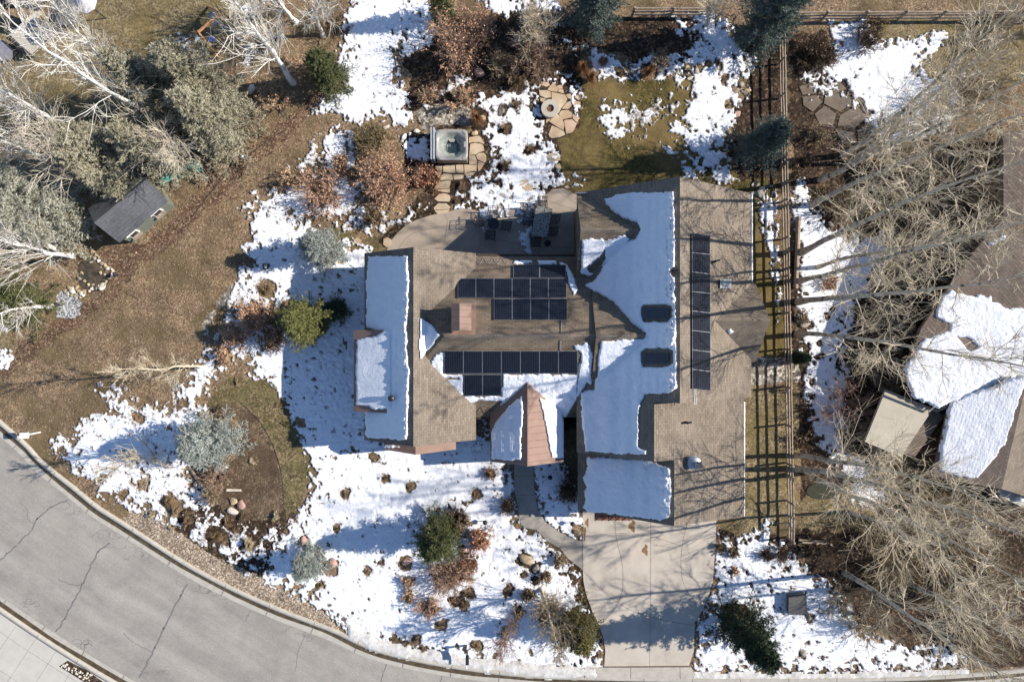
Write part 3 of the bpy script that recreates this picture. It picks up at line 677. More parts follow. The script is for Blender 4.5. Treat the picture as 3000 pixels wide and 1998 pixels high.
# copper gablet roofs: south end of the west wing, and the west bay
sg = roof_obj('bay_roof', [[G(1149, 1262, 2.75), G(1149, 1296, 2.75), G(1242, 1303, 3.7), G(1242, 1262, 3.7)], [G(1242, 1262, 3.7), G(1242, 1303, 3.7), G(1346, 1296, 2.75), G(1346, 1262, 2.75)]], M['copper'], house, .08)
MB().prism([G(1160, 1262), G(1335, 1262), G(1335, 1288), G(1242, 1294), G(1160, 1288)], 0, 2.7).obj('wall', M['siding'], house)
WB = lambda gx: 3.66+.49*(gx-1078)/PPM
wbr = roof_obj('bay_roof', [[G(1076, 970, WB(1076)), G(1076, 1187, WB(1076)), G(1185, 1187, WB(1185)), G(1185, 970, WB(1185))]], M['copper'], house, .1)
MB().prism([G(1085, 978), G(1190, 978), G(1190, 1180), G(1085, 1180)], 0, 3.45).obj('wall', M['siding'], house)
# garage awning and doors
for x0, x1 in ((1742, 1853), (2084, 2126)):
    aw = roof_obj('awning_roof', [[(*W(x0, 1495, 2.75)[:2], 2.75), (*W(x0, 1524, 2.4)[:2], 2.4), (*W(x1, 1524, 2.4)[:2], 2.4), (*W(x1, 1495, 2.75)[:2], 2.75)]], M['redwood'], house, .06)
    mb = MB()
    for x in np.arange(x0+1, x1, 20.0): mb.box((W(x, 1510, 2.6)+[0, 0, .03]), (.05, .62, .06))
    stuff(mb.obj('batten', M['fascia'], aw))
for gx in (1745, 1865, 1985):
    gd = MB().box(G(gx+28, 1449, 1.15), (2.35, .1, 2.3)).obj('garage_door', M['redwood'], house)
    for i in range(4): MB().box(G(gx+28, 1451.6, .35+.55*i), (2.2, .04, .48)).obj('panel', M['redwood'], gd)
# windows and doors on the outer walls
def win(gx, gy, z, w, h, ax='x'):
    d = (w, .08, h) if ax == 'x' else (.08, w, h); f = MB().box(G(gx, gy, z), d).obj('window', M['frame'], house)
    d2 = (w-.14, .1, h-.14) if ax == 'x' else (.1, w-.14, h-.14); MB().box(G(gx, gy, z), d2).obj('pane', M['darkglass'], f)
for gx in (1160, 1215, 1290, 1345): win(gx, 776, 1.7, 1.0, 1.3)
for gx in (1470, 1560, 1630): win(gx, 780, 1.2, 1.6, 2.1)
for gx in (1780, 1904, 2020): win(gx, 617, 1.6, 1.5, 1.4)
for gy in (830, 900, 1230): win(1115, gy, 1.7, 1.1, 1.3, 'y')
for gy in (660, 740, 1100, 1330, 1420): win(2127 if gy < 1120 else 2097, gy, 1.7, 1.2, 1.2, 'y')
win(1538, 1194, 1.1, 1.1, 2.2)
# chimney with a small copper gabled cap
ch = obj('chimney', [], [], M['stucco'], house) if False else None
mb = MB(); c = (G(1353, 908)+G(1399, 972))/2; mb.box((c[0], c[1], 5.6), (.85, 1.22, 2.4)); ch = mb.obj('chimney', M['copper'], house)
x0, x1, y0, y1, zt, ze = 1351, 1400, 907, 973, 7.1, 6.85; xr = 1372
roof_obj('chimney_cap', [[G(x0, y0, ze), G(x0, y1, ze), G(xr, y1, zt), G(xr, y0, zt)], [G(xr, y0, zt), G(xr, y1, zt), G(x1, y1, ze), G(x1, y0, ze)]], M['copper'], ch, .06)
mb = MB(); [mb.tube([G(xr, gy, zt+.01), G(x1, gy, ze+.01)], .014, 4) for gy in (922, 940, 958)]; [mb.tube([G(xr, gy, zt+.01), G(x0, gy, ze+.01)], .014, 4) for gy in (922, 940, 958)]; mb.obj('standing_seams', M['copper'], ch)
MB().box((c[0]+.12, c[1]-.06, 5.34), (1.3, 1.7, .1)).obj('chimney_flashing', M['copper'], ch) if False else None
roof_obj('chimney_flashing', [[G(1346, 900, bz(BL['B'], 1346, 900, False)+.03), G(1346, 983, bz(BL['B'], 1346, 983, False)+.03), G(1408, 983, bz(BL['B'], 1408, 983, False)+.03), G(1408, 900, bz(BL['B'], 1408, 900, False)+.03)]], M['copper'], ch, .02)
# gutters
def gutter(p, q, m='alu', r=.06): MB().tube([p, q], r, 6).obj('gutter', M[m], house)
gutter(G(2145, 603, 3.5), G(2145, 842, 3.5), 'white'); gutter(G(2114, 1160, 4.16), G(2114, 1462, 4.16), 'alu', .045); gutter(G(1404, 763, 2.72), G(1672, 763, 2.72), 'fascia', .07)
gutter(G(1668, 607, 4.0), G(1700, 607, 4.1), 'alu', .04); gutter(G(1404, 1211, 2.72), G(1441, 1211, 2.72), 'fascia')
# ---- helpers to put things on a roof plane seen at a photo pixel
def plane_of(b, side):
    "returns a, bx, cy with z = a + bx*X + cy*Y (metres)"
    p = b['p'] if side in 'wn' else b.get('pe', b['p']); r = b['r']
    if side == 'w': return (b['z']-p*(r-1500)/PPM, p, 0.0)
    if side == 'e': return (b['z']+p*(r-1500)/PPM, -p, 0.0)
    if side == 'n': return (b['z']+p*(999-r)/PPM, 0.0, -p)
    return (b['z']-p*(999-r)/PPM, 0.0, p)
def onp(px, py, pl, up=0.0):
    a, bx, cy = pl; u = (px-1500)/PPM/H; v = (999-py)/PPM/H; k = bx*u+cy*v; z = (a+up+k*H)/(1+k)
    return np.array([u*(H-z), v*(H-z), z])
BN, BS, CE, CW = plane_of(BL['B'], 'n'), plane_of(BL['B'], 's'), plane_of(BL['C'], 'e'), plane_of(BL['C'], 'w')
M['pframe'] = plain('panel_frame', (.24, .25, .27), .5)
def panel(px0, py0, px1, py1, pl, parent, nu, nv, skew=0):
    c = [onp(px0+.3, py0+.3, pl, .14), onp(px0+.3, py1-.3, pl, .14), onp(px1-.3, py1-.3+skew, pl, .14), onp(px1-.3, py0+.3+skew, pl, .14)]
    mb = MB(); mb.slab(c, .035); fr = mb.obj('solar_panel', M['pframe'], parent)
    def sh(p, q, k): return p+(q-p)*k
    m = sum(c)/4; cc = [p+(m-p)/np.linalg.norm(m-p)*.026+[0, 0, .004] for p in c]
    obj('cell_sheet', cc, np.array([[0, 1, 2, 3]]), M['cells'], fr, uv=[(0, 0), (0, nv*.13), (nu*.13, nv*.13), (nu*.13, 0)])
def array(label, cx, cy, pl, rows):
    base = onp(cx, cy, pl); t = thing('solar_array', label, 'solar panels', base, 'solar arrays on the house roof')
    for (x0, x1, n, y0, y1, nu, nv, sk) in rows:
        w = (x1-x0)/n
        for i in range(n): panel(x0+i*w, y0, x0+(i+1)*w, y1, pl, t, nu, nv, 0)
    mb = MB()
    for (x0, x1, n, y0, y1, nu, nv, sk) in rows:
        for f in (.25, .75): mb.tube([onp(x0+4, y0+(y1-y0)*f, pl, .06), onp(x1-4, y0+(y1-y0)*f, pl, .06)], .025, 4)
    mb.obj('mounting_rail', M['alu'], t)
array('solar array on the snowy south slope with seven panels above two', 1490, 1060, BS, [(1302, 1692, 7, 1028, 1095, 8, 12, 0), (1359, 1469, 2, 1097, 1160, 8, 12, 0)])
array('stepped solar array of twelve panels on the brown north slope beside the chimney', 1520, 860, BN, [(1504, 1658, 2, 776, 814, 12, 8, 0), (1341, 1660, 6, 815, 873, 8, 12, 0), (1447, 1662, 4, 875, 938, 8, 12, 0)])
t = thing('solar_array', 'long single column of eight solar panels on the east roof slope', 'solar panels', onp(2055, 900, CE), 'solar arrays on the house roof')
for i in range(8): panel(2027+i*.2, 683+i*57, 2081+i*.2, 740+i*57, CE, t, 8, 8, 6)
mb = MB(); [mb.tube([onp(x, 690, CE, .06), onp(x, 1134, CE, .06)], .025, 4) for x in (2040, 2068)]; mb.obj('mounting_rail', M['alu'], t)
# skylights
def skylight(px0, py0, px1, py1, pl, par, pane, lab=None):
    c = [onp(px0, py0, pl, .16), onp(px0, py1, pl, .16), onp(px1, py1, pl, .16), onp(px1, py0, pl, .16)]
    f = MB().slab(c, .16).obj('skylight', M['frame'] if par else M['steel'], house)
    m = sum(c)/4; g = [p+(m-p)*.13+[0, 0, .015] for p in c]; MB().slab(g, .01).obj('pane', M[pane], f); return f
skylight(1882, 901, 1957, 936, CW, 1, 'glass'); skylight(1882, 1033, 1957, 1066, CW, 1, 'glass'); skylight(2110, 819, 2143, 845, CE, 0, 'greypl')
# vents
p = onp(2028, 1353, plane_of(BL['E'], 'e')); mb = MB(); mb.lathe(p, [(.36, -.1), (.36, .1), (.30, .12), (.24, .16), (.24, .34), (.36, .36), (.36, .42), (.2, .5), (.02, .53)], 22)
tv = mb.obj('roof_fan', M['steel'], house); MB().slab([p+[.0, -.28, .62], p+[.42, -.22, .55], p+[.38, .12, .58], p+[-.05, .08, .66]], .03).obj('solar_cell', M['cells'], tv)
p = onp(1150, 1165, plane_of(BL['A'], 'w')); mb = MB(); mb.lathe(p, [(.12, -.2), (.12, .45)], 14, True, False); mb.lathe(p, [(.17, .42), (.17, .5), (.08, .56), (.01, .57)], 14); mb.obj('vent_pipe', M['black'], house)
for (px, py, pl, h) in ((2010, 1237, plane_of(BL['D'], 'e'), .3), (1967, 795, CW, .28), (2090, 768, CE, .45)):
    p = onp(px, py, pl); mb = MB(); mb.lathe(p, [(.07, -.2), (.07, h)], 10); mb.tube([p+[0, 0, h], p+[.22, .05, h+.05]], .05, 8); mb.obj('vent_pipe', M['black'], house)
# conduits and heat cable
for P_ in ([onp(1645, 938, BN, .06), onp(1645, 975, BN, .06)], [onp(1643, 998, BS, .06), onp(1642, 1028, BS, .06)], [onp(2033, 1138, CE, .06), onp(2034, 1186, CE, .06)], [onp(2038, 1138, CE, .06), onp(2039, 1186, CE, .06)]):
    MB().tube(P_, .022, 6).obj('conduit', M['steel'], house)
mb = MB(); xs = np.linspace(1390, 1490, 60); mb.tube([onp(x, 752+22*abs(sin((x-1390)/8.5)), BN, .03) for x in xs if not 1390 < x < 1395], .010, 4); mb.tube([onp(1395, 750, BN, .03), onp(1330, 800, BN, .03)], .012, 4); mb.obj('heat_cable', M['steel'], house)
mb = MB(); xs = np.linspace(1368, 1445, 60); mb.tube([onp(x, 1215-20*abs(sin((x-1368)/8.2)), BS, .03) for x in xs], .010, 4); mb.tube([onp(1703, 1060, BS, .12), onp(1690, 1130, BS, .12), onp(1690, 1180, BS, .1)], .02, 4); mb.obj('heat_cable', M['black'], house)

# ---------------------------------------------------------------- snow on the roofs
def roof_snow(name, polys, zf, parent, thick=.13, holes=(), step=.055, amp=2.5, seed=1, ripple='x', box=None, bumps=.02, edge=None, rpa=.017):
    allp = np.concatenate([np.array(p, dtype=float) for p in polys])
    if box: x0, y0, x1, y1 = box
    else: x0, y0 = (allp.min(0)-[1500, 999])*[1, 1]+[1500, 999]; x1, y1 = allp.max(0); 
    # plan extent: shrink towards centre by the roof height
    c = np.array([1500, 999]); lo = np.minimum(c+(np.array([x0, y0])-c)*.78, c+(np.array([x0, y0])-c)*.98)-12; hi = np.maximum(c+(np.array([x1, y1])-c)*.78, c+(np.array([x1, y1])-c)*.98)+12
    s = step*PPM; X, Y = np.meshgrid(np.arange(lo[0], hi[0], s), np.arange(lo[1], hi[1], s), indexing='ij')
    Z = zf(X, Y); k = H/(H-np.clip(Z, 0, 20)); U = 1500+(X-1500)*k; Vv = 999+(Y-999)*k
    f = np.full(X.shape, -1e9)
    for p in polys: f = np.maximum(f, sd_poly(U, Vv, p))
    f += (vn(U, Vv, 17, seed)-.5)*2*amp+(vn(U, Vv, 5, seed+2)-.5)*2*1.6
    for h in holes: f = np.minimum(f, -sd_poly(U, Vv, h)+(vn(U, Vv, 6, seed+4)-.5)*4)
    f[Z < .5] = -5
    t = np.clip(f/4.5, 0, 1); prof = thick*np.sqrt(1-(1-t)**2)
    rp = np.sin((U if ripple == 'x' else Vv)*2*pi/6.2)*rpa
    bz_ = (vn(U, Vv, 7, seed+6)-.5)*bumps+(vn(U, Vv, 30, seed+7)-.5)*.04
    if edge is not None: bz_ = bz_+edge(U, Vv)
    Zs = Z+np.where(f > 0, prof+(rp+bz_)*t, -.06)
    return stuff(grid_mesh(name, M['snow'], X, Y, Zs, f > 0, parent=parent))
gm_world = None
zA = lambda x, y: bz(BL['A'], x, y)
# drift that catches the sun near the ridge
def ridge_lumps(xc, w, a=.2):
    return lambda U, V: a*np.exp(-((U-xc)/w)**2)*np.clip((vn(U*1.0, V, 6, 31)+vn(U, V, 13, 37))-.75, 0, 1)*1.6
def zAW(x, y): return np.maximum(zA(x, y), 0)
roof_snow('roof_snow', [[(1078,752),(1195,749),(1199,790),(1196,900),(1192,960),(1194,1000),(1197,1060),(1200,1090),(1196,1200),(1193,1288),(1078,1284),(1071,1270),(1070,1200),(1098,1199),(1130,1130),(1100,985),(1096,967),(1072,960),(1074,800)]], zAW, house, seed=3, edge=ridge_lumps(1189, 10, .11))
def zWB(x, y):
    a = np.where((x >= 1076) & (x <= 1185) & (y >= 970) & (y <= 1187), WB(x), -9); return np.maximum(a, zA(x, y))
roof_snow('roof_snow', [[(1046,993),(1098,985),(1130,966),(1150,970),(1150,1196),(1098,1200),(1080,1190),(1045,1186),(1042,1100)]], zWB, house, thick=.16, seed=5, amp=2, bumps=.002, rpa=.002)
zr_ = zroof
roof_snow('roof_snow', [[(1231,932),(1262,952),(1291,983),(1270,1010),(1229,1056),(1227,1000)]], zr_, house, seed=7)
roof_snow('roof_snow', [[(1276,1034),(1300,1034),(1300,1095),(1360,1098),(1360,1160),(1470,1160),(1472,1096),(1690,1096),(1700,1040),(1686,1015),(1722,1000),(1733,1030),(1738,1130),(1752,1130),(1700,1150),(1680,1250),(1560,1240),(1540,1150),(1500,1215),(1460,1212),(1445,1190),(1340,1185),(1300,1160),(1268,1110),(1262,1060)]], lambda x, y: np.maximum(bz(BL['B'], x, y), -9), house, thick=.1, seed=9, amp=5,
          holes=[[(1470,1175),(1400,1172),(1345,1200),(1350,1225),(1455,1225),(1462,1190)], [(1306,1106),(1345,1106),(1345,1112),(1306,1112)], [(1690,1170),(1720,1120),(1760,1150),(1700,1260),(1650,1240)]], bumps=.05)
roof_snow('roof_snow', [[(1504,764),(1560,762),(1560,773),(1504,775)], [(1575,764),(1628,762),(1632,775),(1580,776)], [(1640,770),(1662,772),(1680,810),(1692,850),(1680,866),(1668,845),(1660,800)]], lambda x, y: bz(BL['B'], x, y), house, thick=.09, seed=11, amp=2)
P_ = BL['P']; zP = lambda x, y: bz(P_, x, y)
roof_snow('roof_snow', [[(1455,1235),(1490,1190),(1530,1160),(1534,1200),(1530,1260),(1526,1345),(1500,1348),(1440,1344),(1440,1260)]], zP, house, thick=.2, seed=13, amp=1.5)
roof_snow('roof_snow', [[(1580,1165),(1640,1190),(1652,1235),(1652,1340),(1616,1340),(1606,1290),(1597,1240),(1588,1200)]], zP, house, thick=.14, seed=14, amp=1.5)
zCGs = lambda x, y: np.maximum(np.maximum(bz(BL['C'], x, y), bz(BL['G2'], x, y)), bz(BL['G1'], x, y))
roof_snow('roof_snow', [[(1768,583),(1830,566),(1972,562),(1976,700),(1977,800),(1978,900),(1981,1000),(1982,1138),(1960,1150),(1888,1155),(1875,1180),(1870,1250),(1870,1310),(1895,1318),(1892,1330),(1800,1328),(1715,1322),(1706,1250),(1702,1160),(1700,1150),(1740,1140),(1748,1080),(1762,1000),(1888,991),(1892,978),(1845,940),(1800,885),(1740,850),(1712,838),(1738,825),(1760,790),(1776,760),(1776,730),(1830,712),(1862,700),(1878,676),(1865,652),(1830,640),(1790,615)]],
          lambda x, y: np.maximum(zCGs(x, y), bz(BL['D'], x, y)), house, thick=.13, seed=15, amp=2.5,
          holes=[[(1878,900),(1893,893),(1950,890),(1972,897),(1970,930),(1955,944),(1882,943)], [(1878,1030),(1893,1021),(1955,1020),(1972,1028),(1972,1065),(1950,1076),(1882,1076)], [(1962,790),(1978,780),(1985,810),(1970,812)], [(1735,1000),(1752,1000),(1752,1100),(1738,1128),(1728,1060)]], edge=ridge_lumps(1966, 15, .22))
roof_snow('roof_snow', [[(1707,704),(1765,698),(1772,708),(1830,690),(1845,700),(1800,770),(1765,800),(1735,812),(1703,800),(1702,750)]], lambda x, y: bz(BL['G1'], x, y), house, thick=.12, seed=17, amp=4, holes=[[(1718,785),(1760,750),(1772,728),(1774,760),(1750,795),(1725,800)]])
roof_snow('roof_snow', [[(1722,1338),(1800,1340),(1900,1347),(1940,1362),(1963,1372),(1966,1420),(1962,1500),(1955,1515),(1935,1522),(1850,1512),(1760,1503),(1720,1500),(1708,1485),(1717,1470),(1710,1440),(1719,1425),(1711,1400),(1718,1380)]], lambda x, y: bz(BL['E'], x, y), house, thick=.14, seed=19, edge=ridge_lumps(1950, 14, .22))
roof_snow('roof_snow', [[(1125,1303),(1150,1302),(1172,1309),(1150,1312),(1124,1312)]], lambda x, y: np.where((x > 1149) & (y > 1262) & (x < 1242) & (y < 1303), 2.75+.95*(x-1149)/93.0, -9), house, thick=.1, seed=21, amp=.5)
roof_snow('roof_snow', [[(2130,968),(2142,963),(2148,972),(2138,980)]], lambda x, y: bz(BL['F'], x, y), house, thick=.1, seed=22, amp=.5)

# ---------------------------------------------------------------- neighbour's house (east), shed and small roofs
nb = thing('house', 'neighbouring brown-roofed house at the right edge with a wide snow patch', 'house', W(2950, 1000))
def pz(px, py, a): # plane through three (px,py,z)
    return W(px, py, a)
N1 = [W(2940,385,4.6), W(3160,385,6.2), W(3160,1045,6.0), W(2785,1182,3.3), W(2640,1112,2.6), W(2700,960,2.8), W(2790,830,3.2), W(2860,730,3.6), W(2940,640,4.2)]
A_ = np.array([[p[0], p[1], 1] for p in N1]); co, *_ = np.linalg.lstsq(A_, np.array([p[2] for p in N1]), rcond=None)
co = np.array([.12, .10, 0.0]); co[2] = 3.0-co[0]*W(2720,1060,3)[0]-co[1]*W(2720,1060,3)[1]
pl1 = (co[2], co[0], co[1])
N1 = [onp(px, py, pl1) for px, py in ((2940,385),(3160,385),(3160,1045),(2785,1182),(2640,1112),(2700,960),(2790,830),(2860,730),(2940,640))]
roof_obj('roof', [N1], M['shingle3'], nb, .25)
c0 = onp(2785, 1182, pl1); pl2_b, pl2_c = .26, .18; pl2 = (c0[2]-pl2_b*c0[0]-pl2_c*c0[1], pl2_b, pl2_c)
pA = onp(3160, 1045, pl1)
N2 = [onp(px, py, pl2) for px, py in ((2785,1182),(3010,1100),(3004,1135),(2935,1432),(2860,1420),(2735,1395),(2760,1290))]
roof_obj('roof', [N2], M['shingle3'], nb, .25)
e1, e2 = onp(3004, 1135, pl2), onp(2935, 1432, pl2)
roof_obj('roof', [[e1, e2, e2+[3.2, -1.0, -1.4], e1+[4.5, 0, -1.9]]], M['shingle'], nb, .25)
MB().prism([W(2800,1190,1.0), W(2790,1270,1.0), W(2770,1370,1.0), W(2920,1400,1.0), W(3100,1380,1.0), W(3150,1050,1.0), W(3150,400,1.0), W(2960,400,1.0), W(2960,650,1.0), W(2800,850,1.0), W(2670,1090,1.0)], 0, 2.3).obj('wall', M['siding'], nb)
def zpl(pl): return lambda x, y: pl[0]+pl[1]*(x-1500)/PPM+pl[2]*(999-y)/PPM
roof_snow('roof_snow', [[(2755,870),(2790,852),(2850,865),(2900,868),(2905,885),(2930,890),(2945,905),(3020,905),(3110,900),(3110,1050),(2785,1182),(2740,1195),(2675,1160),(2655,1105),(2645,1080),(2680,1040),(2710,990),(2780,970),(2790,950),(2740,930)]], zpl(pl1), nb, thick=.1, seed=23, amp=5, holes=[[(2800,985),(2840,990),(2866,1015),(2840,1030),(2822,1010)]], bumps=.03)
roof_snow('roof_snow', [[(2784,1176),(3008,1098),(2975,1200),(2942,1300),(2915,1340),(2880,1378),(2862,1402),(2800,1392),(2750,1378),(2758,1300),(2774,1230)]], zpl(pl2), nb, thick=.1, seed=25, amp=2.5, ripple='x', bumps=.01, edge=lambda U, V: .006*np.sin((U+.35*V)*2*pi/11))
roof_snow('roof_snow', [[(2893,712),(2940,688),(2948,698),(2905,720)]], zpl(pl1), nb, thick=.1, seed=26, amp=3)
roof_obj('terrace_roof', [[W(2593,1148,2.3), W(2730,1203,2.3), W(2640,1338,2.3), W(2534,1294,2.3)]], noisy('beige_membrane', [(.3, (.40, .36, .285)), (.7, (.46, .42, .335))], 2, 4, .9), nb, .2)
MB().prism([W(2600,1160,.5), W(2720,1208,.5), W(2636,1325,.5), W(2545,1288,.5)], 0, 2.1).obj('wall', M['siding'], nb)
MB().tube([W(2588,1142,2.7), W(2745,1205,2.7), W(2775,1190,2.8)], .07, 6).obj('gutter', M['black'], nb)
t = thing('air_conditioner', 'white domed vent on a pale square base near the right edge', 'roof vent', W(2985, 1460, 0))
MB().prism([W(2938,1422,1), W(3010,1450,1), W(3040,1490,1), W(2990,1482,1), W(2925,1452,1)], 0, 1.0).obj('base_box', M['sidewalk'], t)
p = W(2984, 1458, 1.0); mb = MB(); mb.lathe(p, [(.22, 0), (.22, .15), (.2, .25), (.1, .32), (.01, .34)], 18); mb.obj('dome', M['white'], t)
# upper right neighbour's low edge wall / bench
# shed
sh = thing('garden_shed', 'small grey-shingled garden shed under the spruce with two white windows', 'shed', W(400, 630))
r0, r1 = W(430,526,2.7), W(275,653,2.7); e0, e1 = W(490,589,1.75), W(349,711,1.75)
roof_obj('roof', [[r0, r1, e1, e0], [r0, 2*np.array(r0)-np.array(e0)-[0,0,2*(r0[2]-e0[2])*0], 2*np.array(r1)-np.array(e1), r1]] if False else [[r0, r1, e1, e0]], M['greyshingle'], sh, .08)
f0 = np.array([2*r0[0]-e0[0], 2*r0[1]-e0[1], 1.75]); f1 = np.array([2*r1[0]-e1[0], 2*r1[1]-e1[1], 1.75])
roof_obj('roof', [[r0, f0, f1, r1]], M['greyshingle'], sh, .08)
b0, b1 = W(513,605), W(395,711); dn = (f0-e0)[:2]; dn = dn/np.linalg.norm(dn); u = (np.array(b1)-np.array(b0))[:2]; u /= np.linalg.norm(u)
bb = [b0[:2], b1[:2], b1[:2]+dn*2.6, b0[:2]+dn*2.6]
MB().prism(bb, 0, 1.72).obj('wall', M['greenwall'], sh)
V = [(*bb[0], 1.7), (*bb[3], 1.7), (*((bb[0]+bb[3])/2), 2.55), (*bb[1], 1.7), (*bb[2], 1.7), (*((bb[1]+bb[2])/2), 2.55)]
obj('gable', V, [(0,1,2), (3,5,4), (0,2,5,3), (1,4,5,2)], M['greenwall'], sh)
for wx, wy in ((462, 624), (393, 686)):
    c = W(wx+14, wy+12, .9); a = math.atan2(u[1], u[0]); cc = np.array([c[0], c[1]])-dn*.03
    # project the centre on the wall line
    q = b0[:2]+u*((cc-b0[:2])@u)-dn*.04
    f = MB().box((q[0], q[1], 1.1), (.62, .08, .72), a).obj('window', M['white'], sh)
    MB().box((q[0]-dn[0]*.03, q[1]-dn[1]*.03, 1.1), (.48, .06, .56), a).obj('pane', M['darkglass'], f)
    MB().box((q[0]-dn[0]*.10, q[1]-dn[1]*.10, .68), (.66, .2, .16), a).obj('flower_box', M['wood'], f)
    MB().box((q[0]-dn[0]*.07, q[1]-dn[1]*.07, 1.5), (.66, .22, .05), a).obj('head_trim', M['white'], f)
# top-left neighbour: patio, parasols, grill, roof corner
pp = struct(MB().prism([W(*p) for p in ((29,102),(64,71),(94,47),(112,29),(126,38),(111,55),(138,79),(172,85),(92,162))], 0, .08).obj('neighbour_patio', M['sidewalk']))
nh = thing('house', 'dark grey corner of a neighbour house at the top left edge', 'house', W(20, 20))
roof_obj('roof', [[W(60,-60,2.6), W(14,8,2.4), W(105,30,2.4), W(150,-20,2.6)]], M['slate'], nh, .2); MB().prism([W(66,-50), W(36,0), W(90,20), W(120,-20)], 0, 2.3).obj('wall', M['siding'], nh)
def parasol(px, py, r, lab, mat, n=8, rot=.3):
    t = thing('garden_parasol', lab, 'parasol', W(px, py), 'parasols on the neighbour patio')
    c = W(px, py, 2.2); V = [c+[0, 0, .35]]+[c+[r*cos(2*pi*i/n+rot), r*sin(2*pi*i/n+rot), -.1] for i in range(n)]
    V += [v-[0, 0, .03] for v in V]; F = [(0, 1+i, 1+(i+1) % n) for i in range(n)]+[(n+1, n+2+(i+1) % n, n+2+i) for i in range(n)]+[(1+i, n+2+i, n+2+(i+1) % n, 1+(i+1) % n) for i in range(n)]
    obj('canopy', V, F, mat, t); w = W(px, py, 2.2); MB().tube([(w[0], w[1], 0), (w[0], w[1], 2.5)], .03, 6).obj('pole', M['black'], t)
parasol(184, 30, .92, 'dark grey octagonal parasol on the patio in the top left corner', M['darkgrey'])
parasol(246, 4, .7, 'pale grey parasol at the top edge beside the dark one', plain('pale_canvas', (.55, .55, .58)), 8, .1)
t = thing('garden_lounger', 'grey cushioned outdoor sofa on the patio at the left edge', 'sofa', W(15, 145))
MB().prism([W(8,118,.4), W(38,150,.4), W(20,175,.4), W(-20,170,.4), W(-20,120,.4)], .1, .42).obj('seat', plain('grey_cushion', (.22, .22, .25)), t)
mb = MB(); mb.prism([W(14,108,.8), W(30,112,.8), W(88,160,.8), W(74,162,.8)], .3, .8); mb.obj('backrest', M['black'], t)
# ---------------------------------------------------------------- plant builders
def spruce(px, py, rpx, h, mat, label, base=None, seed=1, dens=1.0, group=None, top=None, droop=.0, squash=1.0, name='spruce_tree', tf=.32):
    "px,py = crown centre on the photo, rpx its radius there; base computed for the lean of perspective"
    rng = np.random.default_rng(seed); zc = h*tf
    b = W(px, py, zc) if base is None else W(base[0], base[1], 0); b = np.array([b[0], b[1], 0.0])
    r = rpx/PPM*(1-zc/H)*1.04
    t = thing(name, label, 'conifer tree', b, group)
    tp = b+[0, 0, h] if top is None else np.array(top)
    TP = np.stack([b+(tp-b)*s for s in np.linspace(0, .97, 8)])[None]; R = np.linspace(.028*h, .01, 8)[None]
    V, F = tube_batch(TP, R, 7); obj('trunk', V, F, M['darktwig'], t, True)
    nb = int((40+h*17)*dens); s = (np.arange(nb)+.5)/nb; hh = .05+.93*s**.95
    az = np.arange(nb)*2.39996+rng.normal(0, .25, nb)
    rad = r*(1-hh)**.72*(rng.uniform(.55, 1.16, nb))*(1+.13*np.sin(az*3+seed)+.08*np.sin(az*5+2*seed)); rad = np.maximum(rad, .12)
    el = np.interp(hh, [0, .4, 1], [-.12, .18, .95])-droop
    st = b+(tp-b)*hh[:, None]
    d = np.stack([np.cos(az)*np.cos(el), np.sin(az)*np.cos(el), np.sin(el)], 1)
    P = grow(rng, st, d, rad/np.cos(np.clip(el, -1, .9)), 5, .045, .03)
    Rr = np.linspace(1, .25, 5)[None]*(.012+.010*rad)[:, None]
    V1, F1 = tube_batch(P, Rr, 3)
    k = max(9, int(15*min(1.5, r/1.6)))
    par, tt, pos, dd = kids(rng, P, k, .18, 1.0, .85, True)
    dd[:, 2] = dd[:, 2]*.35+rng.normal(0, .08, len(dd)); L = rad[par]*.25*(1.2-tt)+.13
    Q = grow(rng, pos, dd, L, 3, .08, 0)
    par2, t2, pos2, d2 = kids(rng, Q, 1, .3, .9, .75); Q2 = grow(rng, pos2, d2*[1, 1, .5], L[par2]*.5+.05, 3, .05, 0)
    Q = np.concatenate([Q, Q2, P[:, 2:5]])
    # needle sprays: blades set along every twig
    nb_ = 9; m = len(Q); ti = rng.uniform(0, 1, (m, nb_)); ii = (ti*1.999).astype(int); fr = (ti*2-ii)[..., None]
    q0 = Q[np.arange(m)[:, None], ii]; q1 = Q[np.arange(m)[:, None], ii+1]; ps = (q0*(1-fr)+q1*fr).reshape(-1, 3)
    ax = (q1-q0).reshape(-1, 3); ax /= np.linalg.norm(ax, axis=1, keepdims=True)+1e-9
    rn = rng.normal(0, 1, ax.shape); rn -= (rn*ax).sum(1, keepdims=True)*ax; rn /= np.linalg.norm(rn, axis=1, keepdims=True)
    bl = rng.uniform(.08, .15, (len(ps), 1))*(.8+.06*h); w = np.cross(ax, rn)*bl*.13
    tip = ps+(ax*.75+rn*.6+[0, 0, .12])*bl
    V = np.stack([ps-w, ps+w, tip], 1).reshape(-1, 3); F = np.arange(len(V)).reshape(-1, 3)
    obj('branch', V1, F1, M['tantwig'], t); c = stuff(obj('foliage', V, F, M[mat], t)); return t
